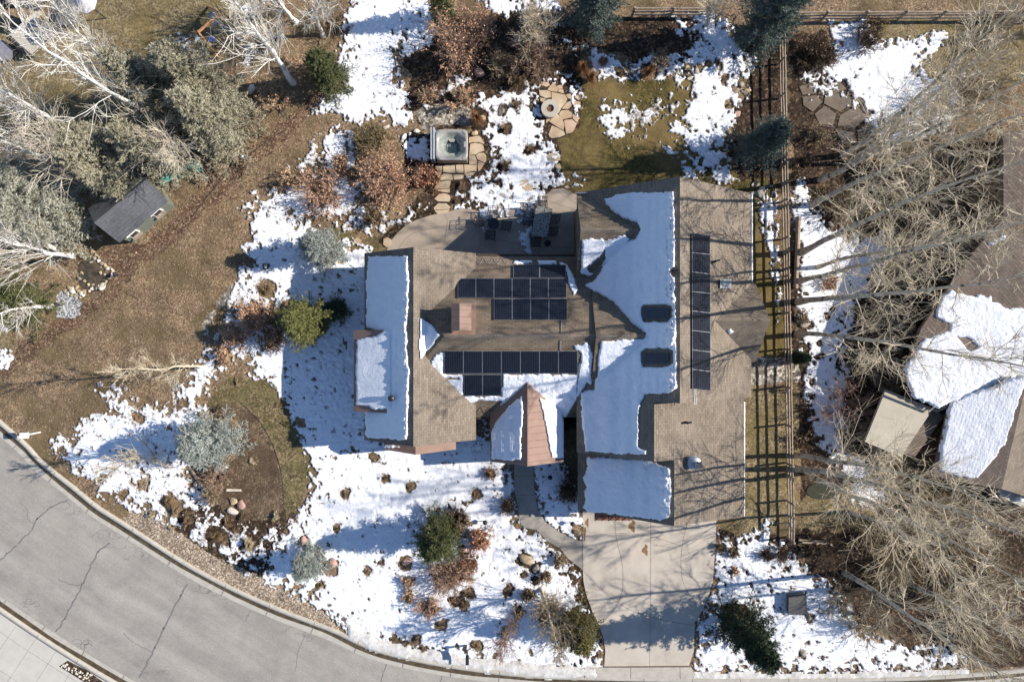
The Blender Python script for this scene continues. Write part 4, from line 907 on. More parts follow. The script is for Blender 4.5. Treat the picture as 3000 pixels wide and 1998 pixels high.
def shrub(px, py, rpx, h, twig, label, leaf=None, nleaf=0, seed=1, n=26, k2=7, k3=6, tw=.010, group=None, cat='shrub', name='bare_shrub', tf=.5, spread=1.0, lsz=.06, lean=(0, 0), elong=None):
    rng = np.random.default_rng(seed); zc = h*tf; b = W(px, py, zc); b[2] = 0; r = rpx/PPM*(1-zc/H)
    t = thing(name, label, cat, b, group)
    az = rng.uniform(0, 2*pi, n); q = np.sqrt(rng.uniform(0, 1, n)); ex = np.stack([np.cos(az)*q*r*spread, np.sin(az)*q*r*spread], 1)
    if elong: ca, sa = cos(elong[0]), sin(elong[0]); e2 = ex@np.array([[ca, -sa], [sa, ca]]); e2[:, 0] *= elong[1]; ex = e2@np.array([[ca, sa], [-sa, ca]])
    st = b+np.concatenate([ex*.28, np.zeros((n, 1))], 1); hz = h*np.sqrt(np.clip(1.02-.75*q**2, .1, 1))*rng.uniform(.7, 1.0, n)
    end = b+np.concatenate([ex+np.array(lean)[None], hz[:, None]], 1)
    d = end-st; L = np.linalg.norm(d, axis=1); P = grow(rng, st, d+[0, 0, .2], L*.92, 6, .10, .0)
    par, tt, pos, dd = kids(rng, P, k2, .2, 1.0, .6); dd[:, 2] += .12; L2 = L[par]*rng.uniform(.22, .5, len(par)); P2 = grow(rng, pos, dd, L2, 3, .14, .02)
    par3, t3, pos3, d3 = kids(rng, P2, k3, .15, 1.0, .65); d3[:, 2] += .1; P3 = grow(rng, pos3, d3, L2[par3]*rng.uniform(.35, .7, len(par3)), 2, .16, .02)
    one = lambda P, r0, r1: tube_batch(P, np.repeat(np.linspace(r0, r1, P.shape[1])[None], len(P), 0), 3)
    V, F = join([one(P, tw*2.2, tw*1.1), one(P2, tw*1.2, tw*.8), one(P3, tw*.8, tw*.55)])
    stuff(obj('twigs', V, F, M[twig], t))
    if leaf:
        A = np.concatenate([P3.reshape(-1, 3), P2.reshape(-1, 3)]); i = rng.integers(0, len(A), nleaf); c = A[i]+rng.normal(0, .03, (nleaf, 3))
        a = rng.normal(0, 1, (nleaf, 3)); a /= np.linalg.norm(a, axis=1, keepdims=True); bb = np.cross(a, rng.normal(0, 1, (nleaf, 3))); bb /= np.linalg.norm(bb, axis=1, keepdims=True)
        s = rng.uniform(.5, 1.2, (nleaf, 1))*lsz; V = np.stack([c-a*s, c-bb*s*.6, c+a*s, c+bb*s*.6], 1).reshape(-1, 3)
        stuff(obj('leaves', V, np.arange(len(V)).reshape(-1, 4), M[leaf], t))
    return t
def grass(px, py, rpx, h, mat, label, seed=1, n=260, group='ornamental grasses and tufts', name='ornamental_grass', elong=None, cat='ornamental grass', wd=.011):
    rng = np.random.default_rng(seed); b = W(px, py, h*.3); b[2] = 0; r = rpx/PPM
    az = rng.uniform(0, 2*pi, n); out = rng.uniform(.25, 1.0, n)*r*(.72+.28*np.sin(az*2+seed)+.22*np.sin(az*3+seed*1.7)); L = np.sqrt((out)**2+(h*rng.uniform(.6, 1, n))**2)
    st = b+np.stack([np.cos(az)*r*.15*rng.uniform(0, 1, n), np.sin(az)*r*.15*rng.uniform(0, 1, n), np.zeros(n)], 1)
    P = np.empty((n, 4, 3)); 
    for i, (fo, fz) in enumerate(((0, 0), (.32, .72), (.72, 1.0), (1.02, .62))):
        P[:, i] = st+np.stack([np.cos(az)*out*fo, np.sin(az)*out*fo, h*fz*rng.uniform(.75, 1.05, n)*(1.15-.4*out/r)], 1)
    if elong: ca, sa = cos(elong[0]), sin(elong[0]); Q = P-b; x = Q[..., 0]*ca+Q[..., 1]*sa; y = -Q[..., 0]*sa+Q[..., 1]*ca; x *= elong[1]; P[..., 0] = b[0]+x*ca-y*sa; P[..., 1] = b[1]+x*sa+y*ca
    P = P[:, [0, 1, 3]] if r < .45 else P
    V, F = tube_batch(P, np.repeat(np.array([[1, 1, .4, .3][:P.shape[1]]])*wd, n, 0), 3)
    o = obj(name, V, F, M[mat]); tag(o, label, cat, group); recentre(o, b); return o
def boulder(px, py, rx, ry, mat, label, h=None, seed=1, rot=0, group='landscape boulders'):
    rng = np.random.default_rng(seed); b = W(px, py, .2); b[2] = 0; h = h or .55*min(rx, ry)/PPM
    V, F = rock_verts(rng, (0, 0, 0), (rx/PPM, ry/PPM, h*1.3)); 
    if True: 
        a = rot; V2 = V.copy()
        V2 = rock_fix(rng, rx/PPM, ry/PPM, h); c, s = cos(a), sin(a); V2 = V2@np.array([[c, s, 0], [-s, c, 0], [0, 0, 1]])
    o = obj('boulder', V2+b, F, M[mat]); tag(o, label, 'boulder', group); recentre(o, b); return o
def rock_fix(rng, rx, ry, h):
    import bmesh
    bm = bmesh.new(); bmesh.ops.create_icosphere(bm, subdivisions=2, radius=1.0); V = np.array([v.co[:] for v in bm.verts]); bm.free()
    k = rng.normal(0, 1, (8, 3)); k /= np.linalg.norm(k, axis=1, keepdims=True)
    for q in k:
        d = V@q; cut = rng.uniform(.28, .62); V -= np.clip(d-cut, 0, None)[:, None]*q
    V += rng.normal(0, .03, V.shape); V = V/np.abs(V).max(0); V = V*[rx, ry, h]; V[:, 2] += h*.35; return V
def tree(path, label, seed=1, bark='bark', twigm='twig', r0=.16, n1=34, k2=8, k3=4, L1=3.8, crown0=.18, group='tall bare aspens', ext=1.12, zt=None, name='aspen_tree', cat='aspen tree', tw=.0085, up=.45, wob=.09, lift=.05):
    "trunk traced on the photo from its base outwards; heights follow from the perspective"
    rng = np.random.default_rng(seed); P = np.array(path, dtype=float); b = np.linalg.norm(P[0]-[1500, 999])
    if zt is None: z = np.array([H*(1-b/max(b, np.linalg.norm(p-[1500, 999]))) for p in P])
    else: z = np.linspace(0, zt, len(P))
    z = np.maximum.accumulate(z); z[0] = 0
    for i in range(1, len(z)): z[i] = max(z[i], z[i-1]+.2)
    T = np.array([W(p[0], p[1], zz) for p, zz in zip(P, z)])
    if ext > 1: T = np.vstack([T, T[-1]+(T[-1]-T[-2])/np.linalg.norm(T[-1]-T[-2])*z[-1]*(ext-1)])
    s = np.r_[0, np.cumsum(np.linalg.norm(np.diff(T, axis=0), axis=1))]; Ht = s[-1]; u = np.linspace(0, Ht, 14)
    TT = np.stack([np.interp(u, s, T[:, i]) for i in range(3)], 1); TT[1:-1] = TT[1:-1]*.5+(TT[:-2]+TT[2:])*.25; TT[1:] += rng.normal(0, .03, (13, 3))
    t = thing(name, label, cat, T[0], group)
    R = r0*np.linspace(1, 0, 14)**1.15+.014; R[0] *= 1.35
    V, F = tube_batch(TT[None], R[None], 8); obj('trunk', V, F, M[bark], t, True)
    par, tt, pos, dd = kids(rng, TT[None], n1, crown0, .98, .90, True); dd[:, 2] += up
    L = L1*(1.08-tt)**.55*rng.uniform(.5, 1.15, n1); B1 = grow(rng, pos, dd, L, 7, wob, lift)
    rr = np.interp(tt, [0, 1], [r0*.16, .012]); V1 = tube_batch(B1, rr[:, None]*np.linspace(1, .3, 7)[None]+.006, 4)
    par2, t2, pos2, d2 = kids(rng, B1, k2, .12, 1.0, .62); d2[:, 2] += .12; L2 = L[par2]*rng.uniform(.22, .62, len(par2)); B2 = grow(rng, pos2, d2, L2, 4, .12, .05)
    one = lambda P, a, c: tube_batch(P, np.repeat(np.linspace(a, c, P.shape[1])[None], len(P), 0), 3)
    par3, t3, pos3, d3 = kids(rng, B2, k3, .1, 1.0, .65); B3 = grow(rng, pos3, d3, np.clip(L2[par3]*rng.uniform(.35, .75, len(par3)), .15, 1.0), 2, .12, .04)
    V, F = join([V1, one(B2, tw*1.9, tw*1.0)]); obj('limbs', V, F, M[bark if bark == 'whitebark' else twigm], t)
    V, F = one(B3, tw*.85, tw*.55); stuff(obj('twigs', V, F, M[twigm], t)); return t
MELT = []   # discs (photo px) where plants and stones have melted the snow away
# ---------------------------------------------------------------- conifers
SP = [
 (962,222,66,4.6,'needle_green','dark green conifer beside the snowy back slope, left of the orange shrub',1.25),
 (1742,28,88,6.5,'needle_teal','dark blue green spruce at the top edge above the mulch bed',1.1),
 (2252,62,92,8.0,'needle_teal','big dark spruce leaning over the top end of the rail fence',1.2),
 (1292,18,38,5.0,'needle_green','small dark green conifer cut off by the top edge above the orange shrub',1),
 (2228,425,80,5.2,'needle_teal','teal spruce standing against the rail fence below the boulders',1.15),
 (600,262,120,8.0,'needle_tan','broad tan green spruce at the upper left below the swing set',1.1),
 (640,370,110,7.5,'needle_tan','spruce with tan tips bordering the red brown mulch path',1.1),
 (470,270,100,8.0,'needle_tan','spruce behind the white aspen trunks at upper left',.9),
 (330,470,118,8.0,'needle_tan','tan tipped spruce hanging over the grey shed roof',1.1),
 (470,455,100,7.0,'needle_tan','spruce shading the green slide',1.1),
 (110,610,150,9.0,'needle_blue','large pale blue spruce left of the grey shed',1.25),
 (45,890,95,6.0,'needle_green','dark green conifer at the left edge below the pond',1.1),
 (944,728,70,4.2,'needle_silver','silver blue spruce at the west lawn beside the house corner',1.35),
 (900,944,84,4.8,'needle_yellow','bright yellow green spruce left of the house',1.3),
 (622,1293,90,5.2,'needle_silver','large silver spruce rising from the tan soil bed in the front garden',1.45),
 (906,1650,58,3.2,'needle_silver','small silvery blue spruce in the snow near the street',1.5),
 (1285,1572,80,5.2,'needle_green','dark green spruce standing in the front yard snow beside the rust shrub',1.4),
 (1694,1842,70,4.2,'needle_olive','olive conifer squeezed against the left edge of the driveway',1.2),
 (2185,1850,84,6.4,'needle_dark','tall dark pine right of the driveway',1.35),
 (2340,1048,20,1.8,'needle_dark','low dark evergreen behind the rail fence',1),
 (352,545,62,6.0,'needle_tan','drooping spruce boughs resting over the grey shed roof',1.0),
 (1655,1235,34,1.5,'needle_dark','dark evergreen shrub in the shaded gap between porch and garage',.9),(1680,1180,26,1.6,'needle_dark','narrow dark evergreen tucked in the corner behind the porch roof',.9),
 (1008,790,34,2.0,'needle_green','low green juniper at the north west corner of the house',1) if False else (985,905,46,1.3,'needle_dark','low dark green shrub conifer in the shade beside the yellow green spruce',.9),
]
for i, (x, y, r, h, m, lab, dn) in enumerate(SP):
    spruce(x, y, r, h, m, lab, seed=100+i, dens=dn, group='conifers')
    c = W(x, y, h*.3); MELT.append((1500+c[0]*PPM, 999-c[1]*PPM, r*.5))
# ---------------------------------------------------------------- aspens and other bare trees
LA = dict(bark='whitebark', twigm='whitetwig', group='white-barked aspens at the upper left')
tree([(480,400),(440,330),(345,285),(250,225),(150,150),(45,80),(0,35)], 'white aspen whose long trunk crosses the beige patio at the top left', 1, r0=.15, n1=26, **LA)
tree([(445,335),(400,275),(340,225),(300,180),(240,100),(180,40)], 'slender white aspen growing just above the twin trunk by the spruces', 2, r0=.13, n1=30, **LA)
tree([(212,392),(165,360),(110,325),(50,290),(0,265),(-60,230)], 'thick white aspen trunk leaning out at the left edge above the blue spruce', 3, r0=.19, **LA)
tree([(130,463),(80,445),(30,420),(0,412),(-60,385)], 'white aspen at the left edge directly below the thick trunk', 4, r0=.14, n1=26, **LA)
tree([(858,242),(800,155),(745,85),(710,40),(685,0),(650,-60)], 'white aspen with dark knots standing beside the leaf bed, right of the swing set', 5, r0=.17, n1=46, L1=4.0, **LA)
tree([(946,106),(925,60),(922,35),(940,0),(955,-50)], 'short curved white aspen at the top edge left of the snow', 6, r0=.12, n1=34, L1=3.0, zt=6.5, **LA)
tree([(866,66),(835,30),(815,0),(790,-50)], 'grey white aspen trunk cut off by the top edge', 7, r0=.15, n1=26, **LA)
tree([(175,732),(130,712),(70,690),(0,664),(-60,640)], 'upper of the two white aspens leaning out beside the rock pond', 8, r0=.16, **LA)
tree([(212,750),(150,745),(90,725),(30,712),(-30,700)], 'lower of the two white aspens leaning out beside the rock pond', 9, r0=.14, **LA)
tree([(151,897),(100,900),(50,903),(0,916),(-50,930)], 'thin white aspen low at the left edge beside the grey gravel', 10, r0=.13, n1=22, L1=2.0, **LA)
tree([(592,1076),(560,1072),(510,1074),(465,1087),(420,1080),(370,1075),(335,1090)], 'small white birch leaning over the leaf litter above the snow patches', 11, bark='twig', twigm='twig', r0=.065, n1=20, L1=2.0, zt=8.5, crown0=.12, ext=1.05, group='small bare garden trees', name='birch_tree', cat='birch tree')
tree([(497,1372),(455,1352),(420,1340),(380,1345),(340,1362),(290,1380)], 'thin pale tree spreading its twigs over the snow beside the street', 12, bark='twig', twigm='whitetwig', r0=.055, n1=30, L1=2.2, zt=6.0, crown0=.05, ext=1.03, group='small bare garden trees', name='bare_tree', cat='bare tree')
tree([(1583,1722),(1595,1760),(1608,1800),(1617,1840),(1628,1880),(1640,1925)], 'pale birch leaning beside the conifer at the driveway edge', 13, bark='twig', twigm='tantwig', r0=.09, n1=34, L1=2.0, zt=6.5, crown0=.1, ext=1.05, group='small bare garden trees', name='birch_tree', cat='birch tree')
tree([(1512,1800),(1500,1835),(1490,1860),(1470,1890),(1455,1920)], 'small reddish bare tree in the snow left of the driveway birch', 14, bark='pinktwig', twigm='pinktwig', r0=.05, n1=30, L1=2.0, zt=4.2, crown0=.05, ext=1.0, group='small bare garden trees', name='bare_tree', cat='bare tree')
tree([(1560,140),(1555,110),(1550,80),(1556,40)], 'pale bare tree with a spreading crown above the ornamental grasses', 15, bark='twig', twigm='twig', r0=.07, n1=34, L1=2.4, zt=5, crown0=.06, ext=1.0, group='small bare garden trees', name='bare_tree', cat='bare tree')
tree([(2073,75),(2073,40),(2072,0),(2072,-50)], 'bare tree hanging in from the top edge above the back snow', 16, bark='twig', twigm='twig', r0=.09, n1=30, L1=2.4, zt=8, crown0=.1, group='small bare garden trees', name='bare_tree', cat='bare tree')
tree([(440,300),(455,345),(480,395),(505,440),(530,470)], 'pale bare tree spraying branches over the tan spruces above the slide', 17, bark='twig', twigm='whitetwig', r0=.09, n1=36, L1=3.0, zt=8.5, crown0=.25, up=.0, ext=1.0, group='small bare garden trees', name='bare_tree', cat='bare tree')
tree([(250,520),(235,480),(200,450),(160,420),(120,400)], 'pale bare tree between the blue spruce and the tan spruces at left', 18, bark='twig', twigm='whitetwig', r0=.09, n1=36, L1=3.2, zt=10, crown0=.3, up=.1, ext=1.0, group='small bare garden trees', name='bare_tree', cat='bare tree')
RA = [
 ([(2470,457),(2590,375),(2710,268),(2800,180),(2880,98),(3000,0)], .19, 'tall grey aspen rising from beside the patio stones toward the top right corner'),
 ([(2490,478),(2590,400),(2660,335),(2720,290),(2800,225),(2900,150)], .18, 'second tall grey aspen beside the first, below it in the upper right'),
 ([(2402,528),(2500,480),(2620,420),(2715,390),(2830,330),(3000,235)], .19, 'grey aspen starting just right of the fence below the patio stones'),
 ([(2378,602),(2450,560),(2540,520),(2640,480),(2760,430),(3000,330)], .18, 'grey aspen in front of the snow strip with its trunk sweeping right'),
 ([(2346,742),(2420,700),(2506,663),(2610,610),(2710,570),(2880,512),(3010,470)], .21, 'thick forked grey aspen nearest the middle of the rail fence'),
 ([(2394,784),(2450,762),(2540,745),(2642,731),(2740,712),(2880,680)], .13, 'thin pale aspen above the ribbed tree by the fence'),
 ([(2340,825),(2420,805),(2510,780),(2608,755),(2700,722),(2778,715),(2866,690),(3000,650)], .18, 'tan trunked aspen with a pale sunlit lower trunk by the fence'),
 ([(2338,884),(2420,872),(2540,868),(2620,862),(2710,853),(2800,838),(2880,828),(3010,800)], .22, 'thickest aspen with ribbed bark reaching straight right over the neighbour roof'),
 ([(2334,980),(2400,978),(2472,986),(2591,1003),(2700,1021),(2790,1040),(2866,1046),(2950,1064),(3020,1080)], .17, 'knotted aspen whose branches cross the neighbour snow roof'),
 ([(2330,1334),(2420,1345),(2506,1361),(2580,1372),(2642,1385),(2740,1420),(2850,1450)], .17, 'aspen next to the fence just above the dark round pit'),
 ([(2332,1372),(2420,1382),(2506,1402),(2590,1425),(2676,1450),(2778,1484),(2900,1530),(3010,1575)], .20, 'dark grey aspen crossing the lower fence corner toward the right edge'),
 ([(2362,1382),(2438,1426),(2506,1456),(2545,1470),(2620,1500),(2710,1547),(2800,1590),(2880,1635),(2990,1700)], .17, 'grey aspen passing over the dark round pit'),
 ([(2474,1678),(2540,1715),(2608,1764),(2690,1820),(2778,1875),(2860,1930),(2950,1990)], .18, 'aspen leaning across the snow in the lower right corner'),
 ([(2659,1703),(2740,1745),(2846,1800),(2930,1850),(3020,1900)], .19, 'grey aspen near the right edge in the lower corner'),
 ([(2480,1500),(2560,1520),(2640,1560),(2720,1620),(2800,1680),(2900,1760)], .12, 'pale thin aspen among the thicket in the lower right'),
]
for i, (p, r, lab) in enumerate(RA):
    tree(p, lab, 40+i, bark='bark', twigm='twig', r0=r*.82, n1=31, k2=8, k3=4, L1=3.6, tw=.0078, crown0=.2, up=.05, wob=.16, lift=.05, group='tall grey aspens east of the fence')
# thickets under the aspens
TH = [(2900,540,85,4.5,'tantwig'),(2930,680,85,4.5,'tantwig'),(2820,760,75,4.0,'tantwig'),(2620,420,90,2.2,'olivetwig'),(2760,330,95,2.4,'tantwig'),(2880,240,95,2.4,'tantwig'),(2900,430,100,2.6,'olivetwig'),(2760,520,100,2.6,'tantwig'),(2600,560,80,2.0,'olivetwig'),(2860,600,90,2.4,'tantwig'),(2700,660,85,2.2,'tantwig'),
      (2480,610,70,1.6,'tantwig'),(2660,800,85,2.2,'tantwig'),(2590,930,70,2.2,'tantwig'),(2560,1060,80,2.4,'tantwig'),(2480,1190,90,2.2,'pinktwig'),(2520,1290,70,1.8,'tantwig'),(2620,1360,80,2.0,'olivetwig'),(2760,1450,90,2.2,'olivetwig'),(2560,1560,90,2.4,'olivetwig'),
      (2700,1580,100,2.6,'olivetwig'),(2850,1600,100,2.6,'olivetwig'),(2940,1720,100,2.6,'olivetwig'),(2780,1740,90,2.4,'olivetwig'),(2620,1680,85,2.2,'olivetwig'),(2560,1830,90,2.0,'tantwig'),(2880,1850,90,2.2,'olivetwig'),(2420,1620,70,1.4,'darktwig'),(2480,1760,70,1.4,'tantwig'),(2380,160,60,1.3,'darktwig'),(2540,120,50,1.2,'darktwig'),(2960,80,80,2.0,'tantwig'),
      (2640,1130,60,1.8,'tantwig'),(2720,990,60,2.0,'tantwig')]
THL = ['covering the top of the brown neighbour roof','over the small snow patch on the brown roof','over the brown roof edge above the big snow patch','below the stone patio','under the top right aspens','near the top right corner','at the right edge above the brown roof','between the two forked aspens','left of the forked aspen crowns','overlapping the brown neighbour roof','beside the neighbour roof edge',
 'at the top of the snow strip','between the pale trunk and the thickest aspen','right of the lower snow strip','against the snowy neighbour roof','over the snow left of the beige terrace','at the foot of the beige terrace','below the beige terrace','between the terrace and the white dome','right of the dark round pit',
 'in the middle of the lower right thicket','at the right edge below the white dome','at the right edge of the lower thicket','over the crossing aspen trunks','left part of the lower thicket','above the kerb snow at the lower right','in the lower right corner','beside the grey utility box','over the blue shaded snow below the fence corner','right of the top of the rail fence','beside the snow at the top fence','in the top right corner by the fence','left of the beige terrace top corner','at the brown edge of the snowy roof']
TC = {'olivetwig': 'olive brown', 'tantwig': 'tan', 'pinktwig': 'pinkish grey', 'darktwig': 'dark brown'}
for i, (x, y, r, h, m) in enumerate(TH):
    shrub(x, y, r, h, m, TC[m]+' leafless thicket '+THL[i], seed=200+i, n=30, k2=6, k3=5, tw=.012, group='leafless thickets under the aspens', name='bare_thicket', spread=1.05)
# ---------------------------------------------------------------- garden shrubs
SH = [  # x, y, r, h, twig, leaf, nleaf, n, label
 (1345,130,95,3.0,'pinktwig','orangeleaf',3600,46,'tall shrub full of dry orange leaves right of the green conifer'),
 (1400,60,55,2.4,'pinktwig','orangeleaf',1200,24,'orange leaved shrub at the top edge above the tall orange one'),
 (1560,150,85,2.2,'pinktwig','tanleaf',700,40,'pinkish bare shrub between the orange shrub and the rust grass'),
 (1470,190,50,1.6,'tantwig','tanleaf',600,26,'tan twiggy shrub above the straw coloured grass clump'),
 (1260,285,35,1.2,'tantwig','orangeleaf',500,16,'small brown shrub on the cobble bed below the green conifer'),
 (1350,290,48,1.4,'tantwig','orangeleaf',900,20,'dry orange shrub above the hot tub'),
 (1085,408,60,1.3,'olivetwig','olive',1800,60,'round olive brown shrub in the snow left of the hot tub'),
 (1140,520,100,2.2,'pinktwig','orangeleaf',5200,60,'large spreading shrub of dry orange leaves below the round olive shrub'),
 (1250,520,42,1.3,'redtwig','orangeleaf',600,34,'dark red twiggy shrub beside the hot tub stepping stones'),
 (1095,640,38,1.0,'darktwig','tanleaf',700,26,'dark brown shrub below the large orange shrub'),
 (940,560,85,1.7,'pinktwig','orangeleaf',1500,44,'pinkish twiggy shrub over patchy snow left of the large orange shrub'),
 (860,520,50,1.2,'tantwig','orangeleaf',700,22,'thin brown shrub beside the leaf bed'),
 (1000,480,45,1.3,'darktwig','orangeleaf',500,20,'dark bare shrub between the pink and orange shrubs'),
 (740,930,62,1.5,'pinktwig','orangeleaf',2200,34,'orange brown shrub left of the yellow green spruce'),
 (690,985,50,1.3,'pinktwig','orangeleaf',1300,26,'pinkish orange shrub in patchy snow beside the leaf litter'),
 (800,985,50,1.3,'darktwig','orangeleaf',900,26,'dark shrub tucked against the yellow green spruce'),
 (660,1045,30,1.0,'tantwig','orangeleaf',500,16,'small orange shrub at the top of the white birch'),
 (1410,1582,38,1.2,'redtwig','orangeleaf',1500,44,'round rust coloured shrub right of the front yard spruce'),
 (1345,1520,52,.9,'darktwig','tanleaf',1200,34,'low dark brown shrub behind the front yard spruce'),
 (1375,1650,38,1.0,'redtwig','tanleaf',500,26,'reddish shrub just below the rust coloured one'),
 (1300,1690,75,1.7,'pinktwig','tanleaf',900,46,'large pinkish bare shrub below the front yard spruce'),
 (1350,1680,48,1.2,'tantwig','orangeleaf',900,26,'orange tan shrub right of the large pinkish bare shrub'),
 (1255,1775,45,1.2,'pinktwig','orangeleaf',500,24,'orange twiggy shrub low in the front yard snow'),
 (1200,1705,24,.7,'tantwig','orangeleaf',400,14,'small tan shrub left of the large pinkish shrub'),
 (1197,1745,24,.7,'tantwig','orangeleaf',400,14,'small tan shrub directly below its twin left of the pinkish shrub'),
 (1600,1790,58,1.4,'olivetwig','tanleaf',900,34,'brown twiggy shrub above the driveway birch'),
 (1650,1850,62,1.6,'olivetwig','olive',1400,36,'olive shrub between the birch and the driveway'),
 (1640,1640,25,.8,'tantwig','tanleaf',300,18,'tan twiggy shrub at the lower edge of the walkway'),
 (1595,1690,28,.7,'darktwig','tanleaf',300,18,'dark shrub beside the grey boulder left of the driveway'),
 (1548,1742,26,.7,'darktwig','tanleaf',500,22,'round dark brown shrub in the snow below the tan boulder'),
 (1515,1790,26,.8,'darktwig','tanleaf',200,16,'dark clump at the foot of the reddish bare tree'),
 (1436,1388,23,.6,'darktwig','orangeleaf',300,22,'round dark shrub in the open snow left of the porch walkway'),
 (1490,1482,32,.9,'darktwig','tanleaf',200,26,'dark spiky shrub against the walkway edge'),
 (1665,1440,42,1.6,'darktwig','tanleaf',300,34,'dark bare shrub in the shade between porch and garage'),
 (1000,1065+150,1,.1,'darktwig',None,0,1,'x'),
 (640,1392,48,1.1,'pinktwig','tanleaf',500,26,'brushy tan shrub below the large silver spruce'),
 (620,1450,40,1.0,'tantwig','tanleaf',500,26,'tan brush beside the three pale boulders'),
 (2110,1605,18,.5,'darktwig','tanleaf',200,14,'small brown shrub at the top right edge of the driveway'),
 (2150,1618,22,.6,'darktwig','tanleaf',200,16,'dark spiky shrub in the snow right of the driveway top'),
 (2154,1672,16,.4,'darktwig','orangeleaf',200,12,'small brown shrub midway between driveway and pine'),
 (2290,1625,38,.9,'darktwig',None,0,26,'dark leafless shrub below the end of the fence'),
 (2245,1625,26,.7,'darktwig',None,0,18,'small dark shrub left of the one at the fence end'),
 (1930,180,34,1.6,'tantwig','tanleaf',200,16,'upright pale branching shrub behind the round rust grass'),
 (1705,155,20,.7,'darktwig','tanleaf',200,12,'small brown shrub at the edge of the dark mulch and snow'),
 (1855,165,20,.7,'darktwig','tanleaf',200,12,'small dark shrub below the deep shadow in the back bed'),
 (1768,180,18,.5,'redtwig','tanleaf',200,12,'small reddish shrub in the back snow above the rust grass'),
 (2395,130,55,1.2,'darktwig','tanleaf',400,26,'dense dark shrub right of the big spruce at the top fence'),
 (2420,165,50,1.2,'darktwig','tanleaf',400,26,'rounded brown shrub below the top fence at right'),
 (2560,75,45,1.0,'darktwig','tanleaf',300,20,'dark shrub bordering the snow patch at the top right'),
 (2430,830,34,.6,'redtwig','orangeleaf',300,16,'low reddish shrub between two aspen trunks behind the fence'),
 (2355,930,26,.5,'darktwig','tanleaf',200,14,'low brown shrub at the foot of the thickest aspen'),
 (2360,480,46,1.0,'darktwig','tanleaf',300,20,'brown shrub directly right of the fence beside the stone patio'),
 (2400,400,40,.9,'tantwig','tanleaf',300,18,'tan shrub at the left end of the stone patio'),
 (2355,1290,40,.8,'darktwig','tanleaf',300,20,'dark brown shrub behind the lower fence'),
 (795,300,60,1.3,'tantwig','orangeleaf',600,26,'dry tan shrub under the aspen beside the leaf bed'),
 (890,190,50,1.2,'tantwig','orangeleaf',600,24,'dry tan brush left of the snowy back slope'),
 (800,60,70,1.6,'tantwig','tanleaf',500,30,'tan brush among the aspens at the top edge'),
 (960,60,50,1.4,'darktwig','tanleaf',300,24,'dark brush below the top aspen beside the snow'),
 (560,1180+300,1,.1,'darktwig',None,0,1,'x'),
]
for i, (x, y, r, h, tw_, lf, nl, n, lab) in enumerate(SH):
    if lab == 'x': continue
    shrub(x, y, r, h, tw_, lab, lf, int(nl*1.15), seed=400+i, n=n, k2=6, k3=4, tw=.010, group='garden shrubs', lsz=.055)
    MELT.append((x, y, r*.42))
